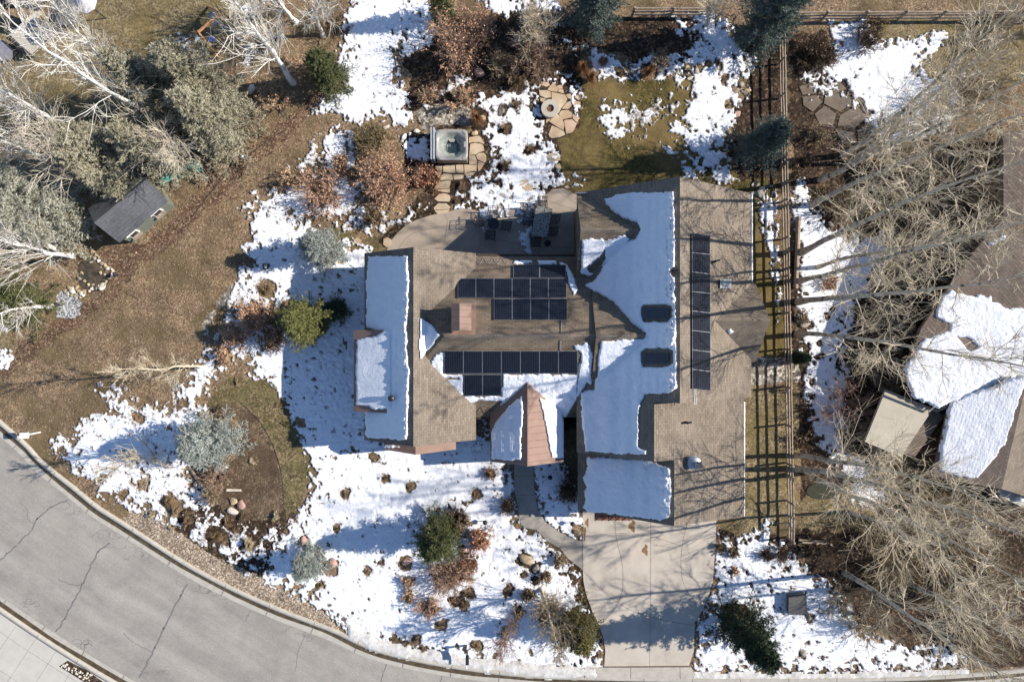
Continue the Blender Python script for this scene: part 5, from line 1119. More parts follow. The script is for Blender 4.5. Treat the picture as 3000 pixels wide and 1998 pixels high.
# ---------------------------------------------------------------- grasses and tufts
GR = [
 (1396,352,32,.9,'rustgrass',420,'rust coloured fountain grass directly above the hot tub corner'),
 (1705,205,30,.9,'rustgrass',420,'upper rust grass of the touching pair by the fire pit'),
 (1728,232,32,.9,'rustgrass',420,'lower rust grass of the touching pair by the fire pit'),
 (1897,217,27,.8,'rustgrass',380,'round rust grass standing alone in the back snow'),
 (1513,245,27,.8,'brownblade',360,'brown grass clump left of the fire pit stones'),
 (1510,308,17,.4,'tanleaf',200,'small tan tuft between hot tub and fire pit, upper one'),
 (1480,377,19,.45,'tanleaf',240,'round tan tuft in the snow right of the hot tub'),
 (1478,487,17,.4,'brownblade',160,'brown tuft in the snow below the round tan tuft'),
 (1355,545,20,.4,'tanleaf',200,'straw tuft at the curve of the stepping stones'),
 (1340,590,12,.3,'brownblade',110,'left of two tiny tufts above the patio edge'),
 (1364,585,10,.3,'brownblade',110,'right of two tiny tufts above the patio edge'),
 (1229,618,13,.3,'brownblade',140,'dark little tuft beside the patio curve'),
 (1556,440,16,.35,'brownblade',160,'dry tuft in the brown gap right of the hot tub snow'),
 (1460,532,11,.25,'brownblade',100,'tiny brown tuft north of the patio chairs'),
 (733,1592,24,.6,'strawgrass',420,'largest pale straw grass in the front bed'),
 (810,1513,17,.5,'strawgrass',300,'straw grass at the point of the tan soil bed'),
 (445,1507,16,.5,'strawgrass',280,'left straw grass beside the gravel strip'),
 (506,1546,12,.4,'strawgrass',200,'small straw grass touching the gravel strip'),
 (1692,1556,15,.45,'strawgrass',260,'straw grass in the snow between walkway and garage'),
 (740,1352,13,.3,'strawgrass',150,'small straw tuft in the middle of the tan soil bed'),
 (497,1468,24,.45,'brownblade',260,'wide brown clump in the front snow, upper left of its neighbour'),
 (518,1490,22,.45,'tanleaf',260,'tan clump touching the wide brown clump'),
 (550,1527,22,.45,'tanleaf',260,'tan brown clump between the two small straw grasses'),
 (548,1500,15,.35,'brownblade',140,'dark brown clump directly above the tan brown one'),
 (634,1570,30,.4,'brownblade',300,'wide dark brown clump in the lower front bed'),
 (655,1580,20,.4,'tanleaf',200,'tan brown clump attached to the wide dark one'),
 (668,1530,20,.35,'brownblade',220,'round dark brown clump under the pale boulders'),
 (714,1515,19,.45,'brownblade',240,'brown clump touching the pink boulder'),
 (690,1550,16,.3,'brownblade',140,'low dark clump between two round brown ones'),
 (590,1620,1,.1,'brownblade',1,'x'),
 (819,1186,16,.25,'brownblade',160,'ring shaped brown tuft in the snow beside the green lawn arc'),
 (1095,1343,13,.25,'tanleaf',140,'tan tuft in the snow below the copper gable'),
 (1201,1424,14,.25,'brownblade',160,'brown tuft alone in the open front snow'),
 (1015,1447,13,.25,'brownblade',140,'brown tuft left of the open front snow'),
 (1393,1452,15,.3,'tanleaf',150,'tan tuft beside the spiky shrub'),
 (1363,1474,9,.2,'brownblade',90,'tiny dark tuft left of the tan tuft'),
 (1130,1400,8,.2,'brownblade',70,'tiny crescent tuft in the front snow'),
 (985,1547,13,.25,'olive',140,'green brown tuft above the shaded front snow'),
 (1075,1672,12,.3,'brownblade',110,'dark tuft left of the tan boulder under the pink shrub'),
 (1115,1648,9,.25,'brownblade',80,'small brown tuft right of the dark one'),
 (935,1715,13,.2,'olive',90,'olive patch of grass below the small silver spruce') ,
 (1368,1737,17,.3,'brownblade',150,'upper dark clump right of the pink shrub'),
 (1331,1758,16,.3,'brownblade',150,'left dark clump right of the pink shrub'),
 (1362,1770,15,.3,'brownblade',140,'lower dark clump right of the pink shrub'),
 (1294,1830,16,.3,'brownblade',150,'dark clump beside the orange twiggy shrub'),
 (1250,1875,1,.1,'brownblade',1,'x'),
 (1534,1683,12,.25,'brownblade',100,'small dark tuft below the tan boulder'),
 (1568,1696,11,.25,'brownblade',100,'small dark tuft touching the grey boulder'),
 (1676,1666,11,.25,'brownblade',90,'upper of two tiny tufts left of the driveway corner'),
 (1676,1688,9,.2,'brownblade',80,'lower of two tiny tufts left of the driveway corner'),
 (1484,1735,9,.2,'brownblade',80,'tiny dark tuft among the tree shadows'),
 (1495,1717,8,.2,'brownblade',70,'tiny tuft just above the one in the shadows'),
 (1242,1900,14,.3,'tanleaf',120,'tan tuft nearest the kerb, rightmost of the row'),
 (1218,1875,14,.3,'tanleaf',120,'tan tuft second from right beside the kerb'),
 (1190,1885,15,.3,'tanleaf',120,'tan tuft third from right beside the kerb'),
 (1152,1873,12,.3,'brownblade',100,'brown tuft leftmost beside the kerb'),
 (1478,1850,14,.35,'tanleaf',130,'tan tuft left of the reddish bare tree'),
 (1395,1890,18,.4,'brownblade',150,'brown tuft behind the mailbox'),
 (2103,188,12,.25,'darktwig',100,'dark tuft in the back snow near the big spruce'),
 (2077,187,11,.25,'brownblade',100,'brown tuft right of the paired boulders'),
 (2123,234,9,.2,'brownblade',80,'little tuft above the lawn edge boulders'),
 (2132,309,10,.25,'brownblade',90,'dark tuft below the lawn edge boulders'),
 (1818,213,13,.3,'brownblade',110,'dark tuft left of the round rust grass'),
 (2262,661,8,.2,'brownblade',60,'tiny tuft in the snow strip beside the fence'),
 (2438,903,8,.2,'redtwig',60,'tiny red brown tuft in the blue snow behind the fence'),
 (2422,932,8,.2,'brownblade',60,'tiny dark tuft below the red brown one'),
 (2400,1008,9,.2,'brownblade',60,'upper tiny tuft below the knotted aspen'),
 (2398,1042,9,.2,'brownblade',60,'lower tiny tuft below the knotted aspen'),
 (780,848,26,.3,'brownblade',260,'wide flat brown tuft below the path light'),
 (838,1240,18,.2,'olive',140,'green tuft where the lawn arc meets the snow'),
 (698,1120,14,.25,'tanleaf',120,'tan tuft at the top of the green lawn arc'),
 (530,1180,14,.25,'tanleaf',120,'tan tuft at the edge of the leaf litter'),
 (422,1330,1,.1,'tanleaf',1,'x'),
 (405,1225,16,.2,'tanleaf',120,'brown island tuft in the left front snow'),
 (420,1420,16,.25,'tanleaf',120,'tan tuft under the thin pale tree'),
 (360,1445,14,.2,'tanleaf',100,'olive tan tuft near the left kerb'),
]
for i, (x, y, r, h, m, n, lab) in enumerate(GR):
    if lab == 'x': continue
    grass(x, y, r, h, m, lab, seed=600+i, n=n, name='ornamental_grass' if r > 20 else 'grass_tuft', cat='ornamental grass' if r > 20 else 'grass tuft', group='ornamental grasses' if r > 20 else 'grass tufts in the snow')
    MELT.append((x, y, r*1.0))
# ---------------------------------------------------------------- boulders
BO = [
 (2018,200,14,13,'rock','left of two upright boulders in the back snow'),(2043,202,11,15,'greyrock','right of two upright boulders in the back snow'),(2022,226,11,7,'whiterock','low pale boulder under the upright pair'),
 (2177,244,13,11,'greyrock','upper boulder of three beside the dark bed'),(2160,263,14,8,'greyrock','left boulder of three beside the dark bed'),(2194,270,17,14,'rock','largest tan boulder of three beside the dark bed'),(2164,332,12,9,'pinkrock','reddish stone at the edge of the back snow'),
 (2218,540,15,12,'greyrock','upper pale grey boulder at the north east house corner'),(2236,552,13,12,'whiterock','upper right grey boulder at the north east corner'),(2217,562,20,8,'greyrock','flat grey boulder in the middle of the corner pile'),(2232,572,20,12,'greyrock','broad grey boulder of the corner pile'),(2247,578,12,14,'whiterock','lowest pale boulder of the corner pile'),
 (680,1467,15,13,'rock','upper tan boulder in the tan soil bed'),(681,1496,18,14,'whiterock','cracked pale yellow boulder below the upper tan one'),(709,1482,17,19,'pinkrock','pink slab boulder in the tan soil bed'),
 (649,1376,19,13,'whiterock','white pink boulder at the foot of the silver spruce'),(968,1660,20,26,'pinkrock','pale pink boulder beside the small silver spruce'),(893,1585,15,16,'pinkrock','pink boulder above the small silver spruce'),
 (1190,1648,24,13,'pinkrock','long pinkish boulder under the bare shrubs in the front yard'),(1538,1638,24,17,'rock','tan layered boulder in the snow right of the front yard'),(1570,1664,11,18,'greyrock','grey upright boulder left of the driveway'),(1358,1612,18,10,'pinkrock','pinkish boulder between spruce and rust shrub'),
 (2370,1808,13,12,'greyrock','dark boulder beside the grey utility box'),(2352,1915,13,14,'greyrock','grey boulder in the lower right snow'),
 (298,838,13,13,'whiterock','round cream boulder at the pond spout') ,(730,262,15,17,'whiterock','white boulder beside the dark bed under the aspens'),
 (1128,370,12,9,'whiterock','cream boulder in the snow above the olive shrub'),(1222,384,13,10,'whiterock','pale boulder left of the hot tub top corner'),(1246,390,11,4,'whiterock','thin flat boulder against the hot tub cover'),(1390,392,11,12,'rock','tan boulder at the right top corner of the hot tub'),(1415,345,16,9,'rock','boulder half hidden by the rust grass above the tub'),
 (1470,322,13,17,'greyrock','dark green grey boulder in the snow between tub and fire pit'),(1652,216,15,7,'greyrock','flat rimmed stone above the fire pit patio'),(1538,245,11,14,'whiterock','triangular pale stone beside the brown grass'),
 (1400,215,20,17,'pinkrock','pinkish stone under the tall orange shrub'),(2326,600,6,10,'greyrock','small stone in the snow behind the fence'),(666,900,9,13,'whiterock','pale stone in the cobble strip'),(622,945,7,6,'greyrock','small grey stone at the cobble strip'),(394,740,5,5,'pinkrock','small pink stone alone on the leaf litter'),
 (2137,386,9,8,'greyrock','small dark stone near the teal spruce'),(1130,1760+30,1,1,'rock','x'),(2370,735,7,40,'x','x'),(2365,950,20,15,'greyrock','mossy boulder right of the fence in shade'),(567,1420,8,11,'greyrock','small dark stone in the front snow beside the timber edging'),
]
for i, (x, y, rx, ry, m, lab) in enumerate(BO):
    if lab == 'x': continue
    boulder(x, y, rx, ry, m, lab, seed=800+i); MELT.append((x-2, y, max(rx, ry)*.9))
# ---------------------------------------------------------------- flagstones
def stones(name, parent, polys, mat, z=.06, shrink=.975, px=True):
    for p in polys:
        c = np.mean(np.array(p, dtype=float), 0); q = [tuple(c+(np.array(a)-c)*shrink) for a in p]
        MB().prism([W(*a) for a in q], .0, z+random.uniform(-.008, .012)).obj(name, M[mat] if isinstance(mat, str) else mat, parent)
random.seed(9)
def zpath(x0, y0, s): return lambda pts: [(x0+p[0]/s, y0+p[1]/s) for p in pts]
q = zpath(1200, 360, 5.407)
fp = struct(MB().prism([W(*p) for p in q([(400,1500),(330,1380),(330,1200),(370,1050),(430,930),(380,700),(440,650),(940,660),(920,200),(1000,180),(1130,200),(1210,330),(1230,560),(1200,700),(1060,850),(840,920),(720,960),(660,1080),(650,1420),(600,1470)])], -.02, .02).obj('flagstone_path', M['mulch']))
stones('flagstone', fp, [q(p) for p in (
 [(940,235),(1100,212),(1135,240),(1190,325),(1170,345),(1100,315),(1000,315),(935,330)], [(960,340),(1040,322),(1130,335),(1170,360),(1185,450),(1090,480),(1040,515),(940,520)],
 [(1050,520),(1095,485),(1180,480),(1215,520),(1220,600),(1195,640),(1100,600),(1070,570)], [(942,525),(1035,522),(1070,600),(1072,662),(945,662)], [(1085,608),(1190,645),(1155,700),(1090,780),(1078,700)],
 [(530,685),(575,668),(718,668),(732,805),(610,800),(530,782)], [(730,668),(852,668),(858,760),(852,800),(745,800)], [(862,668),(1068,670),(1062,770),(960,775),(870,832)], [(405,690),(450,680),(520,680),(515,770),(440,768)],
 [(540,805),(680,822),(690,912),(560,910),(455,925),(490,850)], [(690,820),(800,822),(858,830),(850,880),(810,905),(702,905)], [(880,835),(960,785),(1045,790),(1010,830),(900,850)], [(430,790),(515,775),(480,850),(450,900)],
 [(470,930),(655,918),(650,960),(632,1040),(480,1050),(400,1060),(390,1030)], [(400,1070),(480,1058),(640,1048),(640,1110),(590,1108),(500,1095)], [(390,1210),(470,1130),(560,1120),(640,1150),(652,1200),(630,1255),(450,1250)],
 [(380,1350),(450,1280),(590,1280),(655,1340),(630,1372),(390,1385)], [(395,1392),(640,1375),(610,1430),(445,1455)])], 'flag')
q = zpath(1560, 200, 7.125)
fp2 = struct(MB().prism([W(*p) for p in q([(60,420),(170,290),(400,280),(500,340),(640,360),(720,520),(980,640),(1010,1040),(900,1200),(800,1380),(680,1400),(380,1480),(330,1350),(280,1060),(150,700)])], -.02, .012).obj('fire_pit_terrace', M['mulch']))
PK = noisy('pink_flag', [(.3, (.45, .29, .20)), (.7, (.56, .42, .30))], 1.6, 6, .85, .4, .01, 20)
stones('flagstone', fp2, [q(p) for p in (
 [(390,500),(680,560),(730,640),(700,730),(600,850),(540,960),(400,660)], [(130,470),(300,470),(380,500),(395,620),(280,640),(150,580)], [(370,370),(440,310),(550,450),(505,510),(380,490),(310,460)],
 [(610,860),(705,735),(800,690),(810,800),(740,870)], [(550,960),(600,890),(740,880),(830,940),(820,1040),(700,1060),(610,1090)], [(340,1120),(450,1000),(540,970),(640,1100),(670,1200),(650,1310),(520,1240)],
 [(330,1390),(400,1200),(520,1250),(660,1320),(690,1400),(560,1450),(400,1475),(350,1440)], [(160,620),(280,650),(220,720),(160,690)], [(290,1060),(420,1010),(340,1110),(280,1160)], [(690,560),(790,540),(850,670),(740,640)], [(860,690),(1000,710),(1000,860),(840,800)], [(870,620),(940,550),(990,640),(960,680)])], 'flag', .055)
stones('flagstone', fp2, [q(p) for p in ([(520,500),(560,450),(640,450),(660,540)], [(500,380),(620,350),(630,440),(550,445)], [(290,400),(170,360),(180,290),(330,300),(370,370)], [(655,1100),(820,1070),(930,1160),(850,1330),(790,1370),(700,1380)], [(830,960),(990,1040),(930,1150),(840,1060)])], PK, .055)
bs_ = struct(MB().prism([W(*p) for p in ((1600,440),(1645,430),(1655,500),(1600,640+0),(1500,560),(1480,540),(1530,520))], -.02, -.005).obj('stepping_stone_bed', M['mulch']))
stones('flagstone', bs_, [[(1600,460),(1618,448),(1635,455),(1643,470),(1625,476),(1607,470)], [(1625,485),(1640,480),(1645,495),(1632,500)], [(1502,535),(1540,527),(1552,530),(1535,545),(1507,548)], [(1530,552),(1545,540),(1562,545),(1560,560),(1542,562)], [(1465,570),(1480,553),(1505,560),(1490,578),(1468,582)],
 [(1652,548),(1662,544),(1672,552),(1660,554)]], 'flag', .08)
ws = struct(MB().prism([W(*p) for p in ((985,690),(1075,690),(1070,760),(990,790))], -.02, -.005).obj('west_stepping_stones', M['mulch']))
stones('flagstone', ws, [[(1035,703),(1048,696),(1060,705),(1055,717),(1040,715)], [(1012,732),(1024,727),(1029,738),(1026,748),(1014,742)], [(990,760),(1005,760),(1018,770),(1010,776),(992,772)], [(1124,700),(1135,695),(1147,702),(1146,720),(1134,726),(1123,718)]], 'flag', .07)
ns = struct(MB().prism([W(*p) for p in ((2336,240),(2480,215),(2560,260),(2590,440),(2480,430),(2350,310))], -.02, .006).obj('neighbour_stone_patio', M['mulch']))
NPM = noisy('shade_toned_flag', [(.3, (.11, .085, .066)), (.7, (.20, .16, .125))], 1.6, 6, .85, .4, .01, 20)  # tan stone darkened towards mulch: tree shade put into the colour
stones('flagstone', ns, [[(2340,255),(2370,245),(2400,250),(2390,275),(2350,280)], [(2405,250),(2460,240),(2480,262),(2440,280),(2395,276)], [(2350,285),(2390,280),(2410,300),(2380,330),(2352,310)], [(2415,285),(2470,270),(2500,300),(2460,330),(2412,305)], [(2385,335),(2415,310),(2450,335),(2440,370),(2400,365)], [(2460,338),(2510,310),(2540,345),(2500,380),(2452,370)], [(2445,380),(2500,388),(2510,420),(2470,425)], [(2545,355),(2580,400),(2570,430),(2515,420),(2510,385)], [(2490,258),(2550,262),(2560,310),(2510,300)], [(2360,215),(2380,205),(2392,222),(2370,230)]], NPM, .05, .97)
# ---------------------------------------------------------------- fire pit
t = thing('fire_pit', 'round cast stone fire pit with red lava rock on the flagstones', 'fire pit', W(1610, 322))
c = W(1612, 318, .42); c[2] = 0; mb = MB(); R = .57*(1-.01)
mb.lathe(c, [(R*.94, 0), (R*.94, .34), (R, .36), (R, .43), (R*.98, .45), (.235, .45), (.23, .28)], 40, True, True); mb.obj('stone_ring', M['stone'], t)
V, F = join([rock_verts(np.random.default_rng(i), c+[random.uniform(-.16, .16), random.uniform(-.16, .16), .31], (.045, .04, .035), n=1) for i in range(34)]); stuff(obj('lava_rock', V, F, M['redwood'], t))
# ---------------------------------------------------------------- hot tub
t = thing('hot_tub', 'square grey hot tub with its folded cover standing on the left side', 'hot tub', W(1322, 430))
zt = .92; x0, y0, x1, y1 = 1276, 380, 1370, 470
def tw_(px, py, z): return W(px, py, z)
a0, a1 = W(x0, y0, zt), W(x1, y1, zt); cx, cy = (a0[0]+a1[0])/2, (a0[1]+a1[1])/2; hw, hh = (a1[0]-a0[0])/2, (a0[1]-a1[1])/2
def rrect(hx, hy, r, n=5):
    P = []
    for (sx, sy, a0_) in ((1, 1, 0), (-1, 1, pi/2), (-1, -1, pi), (1, -1, 3*pi/2)):
        for i in range(n+1): a = a0_+i*pi/2/n; P.append((cx+sx*(hx-r)+r*cos(a), cy+sy*(hy-r)+r*sin(a)))
    return P
mb = MB(); rr4 = rrect(hw*.965, hh*.965, .14); kk = len(rr4); mb.add([(x, y, 0) for x, y in rr4]+[(x, y, .9) for x, y in rr4], [(i, (i+1) % kk, kk+(i+1) % kk, kk+i) for i in range(kk)])
for i in range(6): mb.box((cx-hw*.8+i*hw*.32, cy-hh*.965, .44), (.27, .04, .7))
mb.obj('cabinet', M['tubside'], t)
# shell: rim down into the basin with a lobed wall
n = 48; rings = []; lob = lambda a, k: 1+k*(.13*cos(4*a)+.05*cos(8*a+1))
V = []; F = []
prof = [(1.0, .86, 0, .14), (1.0, .93, 0, .14), (.93, .94, 0, .16), (.86, .925, .2, .2), (.83, .80, .7, .3), (.62, .52, 1.0, .4), (.58, .50, 1.2, .4), (.50, .18, 1.0, .4), (.02, .15, .2, .4)]
sq = lambda a, e: 1/(abs(cos(a))**e+abs(sin(a))**e)**(1/e)
for (f, z, k, _) in prof:
    for i in range(n): a = 2*pi*(i+.5)/n; e = 9 if k < .1 else (5 if k < .5 else 3.2); rr_ = sq(a, e)*f*(1-k*.16*(cos(4*a)*-.5+.5) if k else 1)*(1-.07*k*(.5+.5*cos(8*a))); V.append((cx+cos(a)*rr_*hw, cy+sin(a)*rr_*hh, z))
for j in range(len(prof)-1):
    for i in range(n): F.append((j*n+i, j*n+(i+1) % n, (j+1)*n+(i+1) % n, (j+1)*n+i))
sh_ = obj('shell', V, F, [M['tubshell'], M['tubfloor']], t, True); sh_.data.polygons.foreach_set('material_index', np.repeat([0, 0, 0, 0, 1, 1, 1, 1], n).astype(np.int32))
MB().prism([(cx-.42, cy+.62), (cx+.34, cy+.62), (cx+.1, cy+.3), (cx-.12, cy+.3)], .2, .5).obj('seat', M['tubshell'], t)
MB().prism([(cx-.4, cy-.66), (cx+.35, cy-.66), (cx+.15, cy-.38), (cx-.15, cy-.4)], .2, .46).obj('seat', M['tubshell'], t)
MB().prism([(cx-.64, cy+.2), (cx-.64, cy-.2), (cx-.42, cy-.12), (cx-.42, cy+.1)], .2, .42).obj('seat', M['tubfloor'], t)
mb = MB(); mb.box((cx-.05, cy-.02, .19), (.62, .72, .05)); mb.box((cx+.02, cy+.1, .24), (.42, .3, .04)); mb.obj('foot_well', M['tubfloor'], t)
for sx, sy in ((-1, 1), (1, 1), (-1, -1), (1, -1)): MB().box((cx+sx*hw*.80, cy+sy*hh*.80, .945), (.26, .1, .05), -sx*sy*pi/4).obj('headrest', M['greypl'], t)
MB().box((cx+hw*.83, cy+.02, .945), (.12, .34, .03)).obj('control_panel', M['greypl'], t)
for px in (1263.5, 1270.5): p = W(px, 420, 1.15); MB().box((p[0], p[1], .72), (.085, 1.95, .95)).obj('folded_cover', plain('cover_vinyl', (.34, .37, .42), .5), t)
mb = MB(); mb.tube([W(1272, 374, 1.1), W(1264, 374, .3)], .03, 6); mb.tube([W(1274, 468, 1.0), W(1266, 462, .3)], .035, 6); mb.obj('cover_lifter', M['black'], t)
# ---------------------------------------------------------------- patio furniture
def chair():
    t = thing('patio_chair', 'black metal patio chair', 'patio chair', (0, 0, 0), 'black metal patio chairs')
    mb = MB()
    for i in range(7): mb.box((0, -.21+.07*i, .43), (.46, .045, .02))
    mb.box((.23, 0, .43), (.03, .48, .03)); mb.box((-.23, 0, .43), (.03, .48, .03)); mb.obj('seat', M['black'], t)
    mb = MB(); mb.tube([(-.24, .22, .43), (-.25, .34, .98), (.25, .34, .98), (.24, .22, .43)], .022, 5)
    for x in (-.14, 0, .14): mb.tube([(x, .23, .45), (x, .33, .96)], .012, 4)
    mb.tube([(-.24, .29, .72), (-.1, .3, .8), (0, .3, .68), (.1, .3, .8), (.24, .29, .72)], .014, 4); mb.obj('backrest', M['black'], t)
    for sx in (-1, 1):
        MB().tube([(sx*.25, .27, .68), (sx*.29, 0, .67), (sx*.28, -.24, .64), (sx*.25, -.24, .43)], .02, 5).obj('armrest', M['black'], t)
        for sy in (-1, 1): MB().tube([(sx*.22, sy*.22, .43), (sx*.27, sy*.27, 0.04)], .018, 5).obj('leg', M['black'], t)
    return t
def dup(t, loc, rz, label, sc=1.0):
    r = t.copy(); C.objects.link(r); r.location = tuple(loc); r.rotation_euler = (0, 0, rz); r['label'] = label; r.scale = (sc,)*3
    for ch_ in list(t.children):
        c = ch_.copy(); C.objects.link(c); c.parent = r
        for g_ in ch_.children: d = g_.copy(); C.objects.link(d); d.parent = c
    return r
ch0 = chair(); CH = [
 (1444,628,0,'black patio chair north of the small table, its back to the snow'),(1407,650,pi/2-.1,'black patio chair west of the small table'),(1480,662,-pi/2-.2,'black patio chair east of the small table in shadow'),(1437,688,pi-.05,'black patio chair south of the small table'),
 (1588,600,-.05,'black patio chair at the north end of the speckled dining table'),(1553,618,pi/2-.25,'upper black chair on the west side of the speckled dining table'),(1549,648,pi/2-.1,'lower black chair on the west side of the speckled dining table'),
 (1620,642,-pi/2-.2,'upper black chair on the east side of the speckled dining table'),(1614,678,-pi/2-.2,'lower black chair on the east side of the dining table, in shadow'),(1568,708,pi,'black patio chair at the south end of the dining table, in shadow')]
for i, (x, y, a, lab) in enumerate(CH):
    p = W(x, y, .5); p[2] = .04
    if i == 0: ch0.location = tuple(p); ch0.rotation_euler = (0, 0, a); ch0['label'] = lab; ch0.scale = (1.1,)*3
    else: dup(ch0, p, a, lab, 1.1)
t = thing('side_table', 'small round black mesh table between four patio chairs', 'patio table', W(1445, 655)); p = W(1446, 656, .7); p[2] = 0
mb = MB(); mb.lathe(p, [(.34, .66), (.36, .68), (.36, .70), (.0, .705)], 24, True, False); mb.obj('tabletop', M['black'], t); mb = MB(); mb.tube([p+[0, 0, .04], p+[0, 0, .68]], .04, 6); mb.lathe(p, [(.22, .04), (.22, .07), (.03, .1)], 16); mb.obj('pedestal', M['black'], t)
t = thing('dining_table', 'rectangular speckled glass dining table half in shadow on the patio', 'patio table', W(1586, 650)); z = .74
q4 = [W(1571, 602, z), W(1617, 613, z), W(1604, 697, z), W(1557, 690, z)]; MB().prism(q4, z-.03, z).obj('tabletop', M['speckle'], t)
m = sum(q4)/4
for v in q4: w = m+(v-m)*.85; MB().tube([(w[0], w[1], .04), (w[0], w[1], z-.03)], .03, 6).obj('leg', M['black'], t)
mb = MB(); [mb.tube([q4[i]-[0, 0, .03], q4[(i+1) % 4]-[0, 0, .03]], .03, 5) for i in range(4)]; mb.obj('frame', M['black'], t)
t = thing('umbrella_base', 'round black parasol base on the shaded patio beside the dining table', 'parasol base', W(1604, 713)); p = W(1604, 713, .04); mb = MB(); mb.lathe(p, [(.2, 0), (.2, .06), (.05, .1), (.04, .35)], 18); mb.obj('base', M['black'], t)
t = thing('round_hoop_stand', 'thin black hoop stand at the left edge of the patio chairs', 'garden hoop', W(1388, 636)); mb = MB(); mb.tube([W(1388, 636, .7)+np.array([.1*cos(a), .24*sin(a), .1*cos(a)]) for a in np.linspace(0, 2*pi, 18)], .015, 5); mb.tube([W(1388, 644, .04), W(1388, 642, .6)], .015, 5); mb.obj('hoop', M['black'], t)
# ---------------------------------------------------------------- rail fences
def fence(pts, label, zs=(.38, .78, 1.17), hpost=1.3):
    "pts are ground positions on the photo of every post"
    f = thing('rail_fence', label, 'fence', W(*pts[0]), 'weathered rail fences')
    for i, p in enumerate(pts):
        a = W(*p); MB().tube([a, a+[0, 0, hpost*.6], a+[random.uniform(-.02, .02), 0, hpost]], .07, 7).obj('post', M['wood'], f)
    for a, b in zip(pts[:-1], pts[1:]):
        A, B = W(*a), W(*b); d = (B-A)/np.linalg.norm(B-A); s = np.array([-d[1], d[0], 0])*.0
        for z in zs:
            j = [random.uniform(-.025, .025) for _ in range(4)]; mid = (A+B)/2
            MB().tube([A+[j[0], 0, z+j[1]]-d*.1, mid+[j[1]*.6, 0, z], B+[j[2], 0, z+j[3]]+d*.1], [.052, .058, .05], 6).obj('rail', M['wood'], f)
ys = [112,190,290,395,492,594,702,812,918,1023,1133,1243,1355,1465,1573]
fence([(2277+(y-112)*.0185, 999+(y-999)*1.0) for y in ys], 'long three rail wooden fence running down between the house and the aspens')
fence([(2300+k*112, 24-k*.4) for k in range(8)], 'three rail wooden fence along the top right edge') if False else fence([(2290+k*112, 64-k*.6) for k in range(8)], 'three rail wooden fence along the top right edge')
fence([(1850+k*112, 52) for k in range(3)], 'short run of rail fence in shade between the two top spruces')
t = thing('rail_fence', 'low plank fence leaving the lower end of the long rail fence to the right', 'fence', W(2330, 1575), 'weathered rail fences')
for a, b in (((2332,1576),(2372,1578)), ((2372,1578),(2412,1580))):
    for z in (.4, .9): A, B = W(*a), W(*b); MB().tube([A+[0, 0, z], B+[0, 0, z]], .06, 6).obj('rail', M['wood'], t)
for p in ((2372,1578),(2412,1580)): MB().tube([W(*p), W(*p)+[0, 0, 1.1]], .07, 7).obj('post', M['wood'], t)
# ---------------------------------------------------------------- small things
def lantern(px, py, lab, mat='black'):
    t = thing('path_light', lab, 'path light', W(px, py)); p = W(px, py, 0); MB().tube([p, p+[0, 0, .5]], .025, 6).obj('stem', M[mat], t)
    mb = MB(); mb.lathe(p, [(.13, .48), (.15, .52), (.10, .60), (.02, .66)], 12); mb.obj('lamp_shade', M[mat], t); return t
lantern(720, 466, 'small grey path light on the dark edging line', 'steel'); lantern(350, 806, 'dark round path light at the tip of the rock pond'); lantern(2305, 1530, 'grey path light inside the fence near its lower end', 'steel'); lantern(2298, 1142, 'grey path light inside the fence at the cobbles', 'steel')
lantern(1610, 1394, 'small black twin lamp in the shaded snow by the walkway'); lantern(1675, 1528, 'dark lamp in the sunlit snow beside the garage corner'); lantern(1422, 1524, 'black lamp beside the rust coloured shrub')
t = thing('path_light', 'black framed lantern lying in the snow left of the house', 'path light', W(776, 781)); p = W(776, 781, .3); mb = MB(); mb.prism([W(768,773,.3), W(788,773,.3), W(784,788,.3), W(771,790,.3)], 0, .3); mb.obj('lamp_body', M['black'], t); MB().prism([W(773,776,.32), W(782,776,.32), W(780,787,.32), W(774,787,.32)], .3, .33).obj('lens', M['whiterock'], t)
# roadside post with box
t = thing('post_mailbox', 'white box on a white post beside the kerb at the left edge', 'mailbox', W(118, 1266)); p = W(118, 1266); q1 = p+[-.02, 0, 1.3]
MB().tube([p, q1], .05, 6).obj('post', M['white'], t); MB().box(q1+[-.05, -.02, .0], (.40, .34, .26)).obj('box', M['white'], t)
t = thing('mailbox', 'dark mailbox on a wooden post in the snow beside the kerb', 'mailbox', W(1368, 1905)); p = W(1366, 1888)
MB().box(p+[0, 0, .55], (.12, .12, 1.1)).obj('post', M['fascia'], t); MB().box(p+[.12, -.3, 1.0], (.1, .85, .1)).obj('arm', M['fascia'], t)
mb = MB(); c = p+[.14, -.42, 1.15]
mb.add([c+[x, y, z] for y in (-.26, .26) for x, z in ((-.1, -.1), (.1, -.1), (.1, .05), (.05, .12), (-.05, .12), (-.1, .05))], [(0,1,2,3,4,5), (11,10,9,8,7,6)]+[(i, 6+i, 6+(i+1) % 6, (i+1) % 6) for i in range(6)]); mb.obj('box', M['black'], t)
MB().box(p+[.1, -.85, .95], (.05, .35, .08)).obj('flag', M['white'], t)
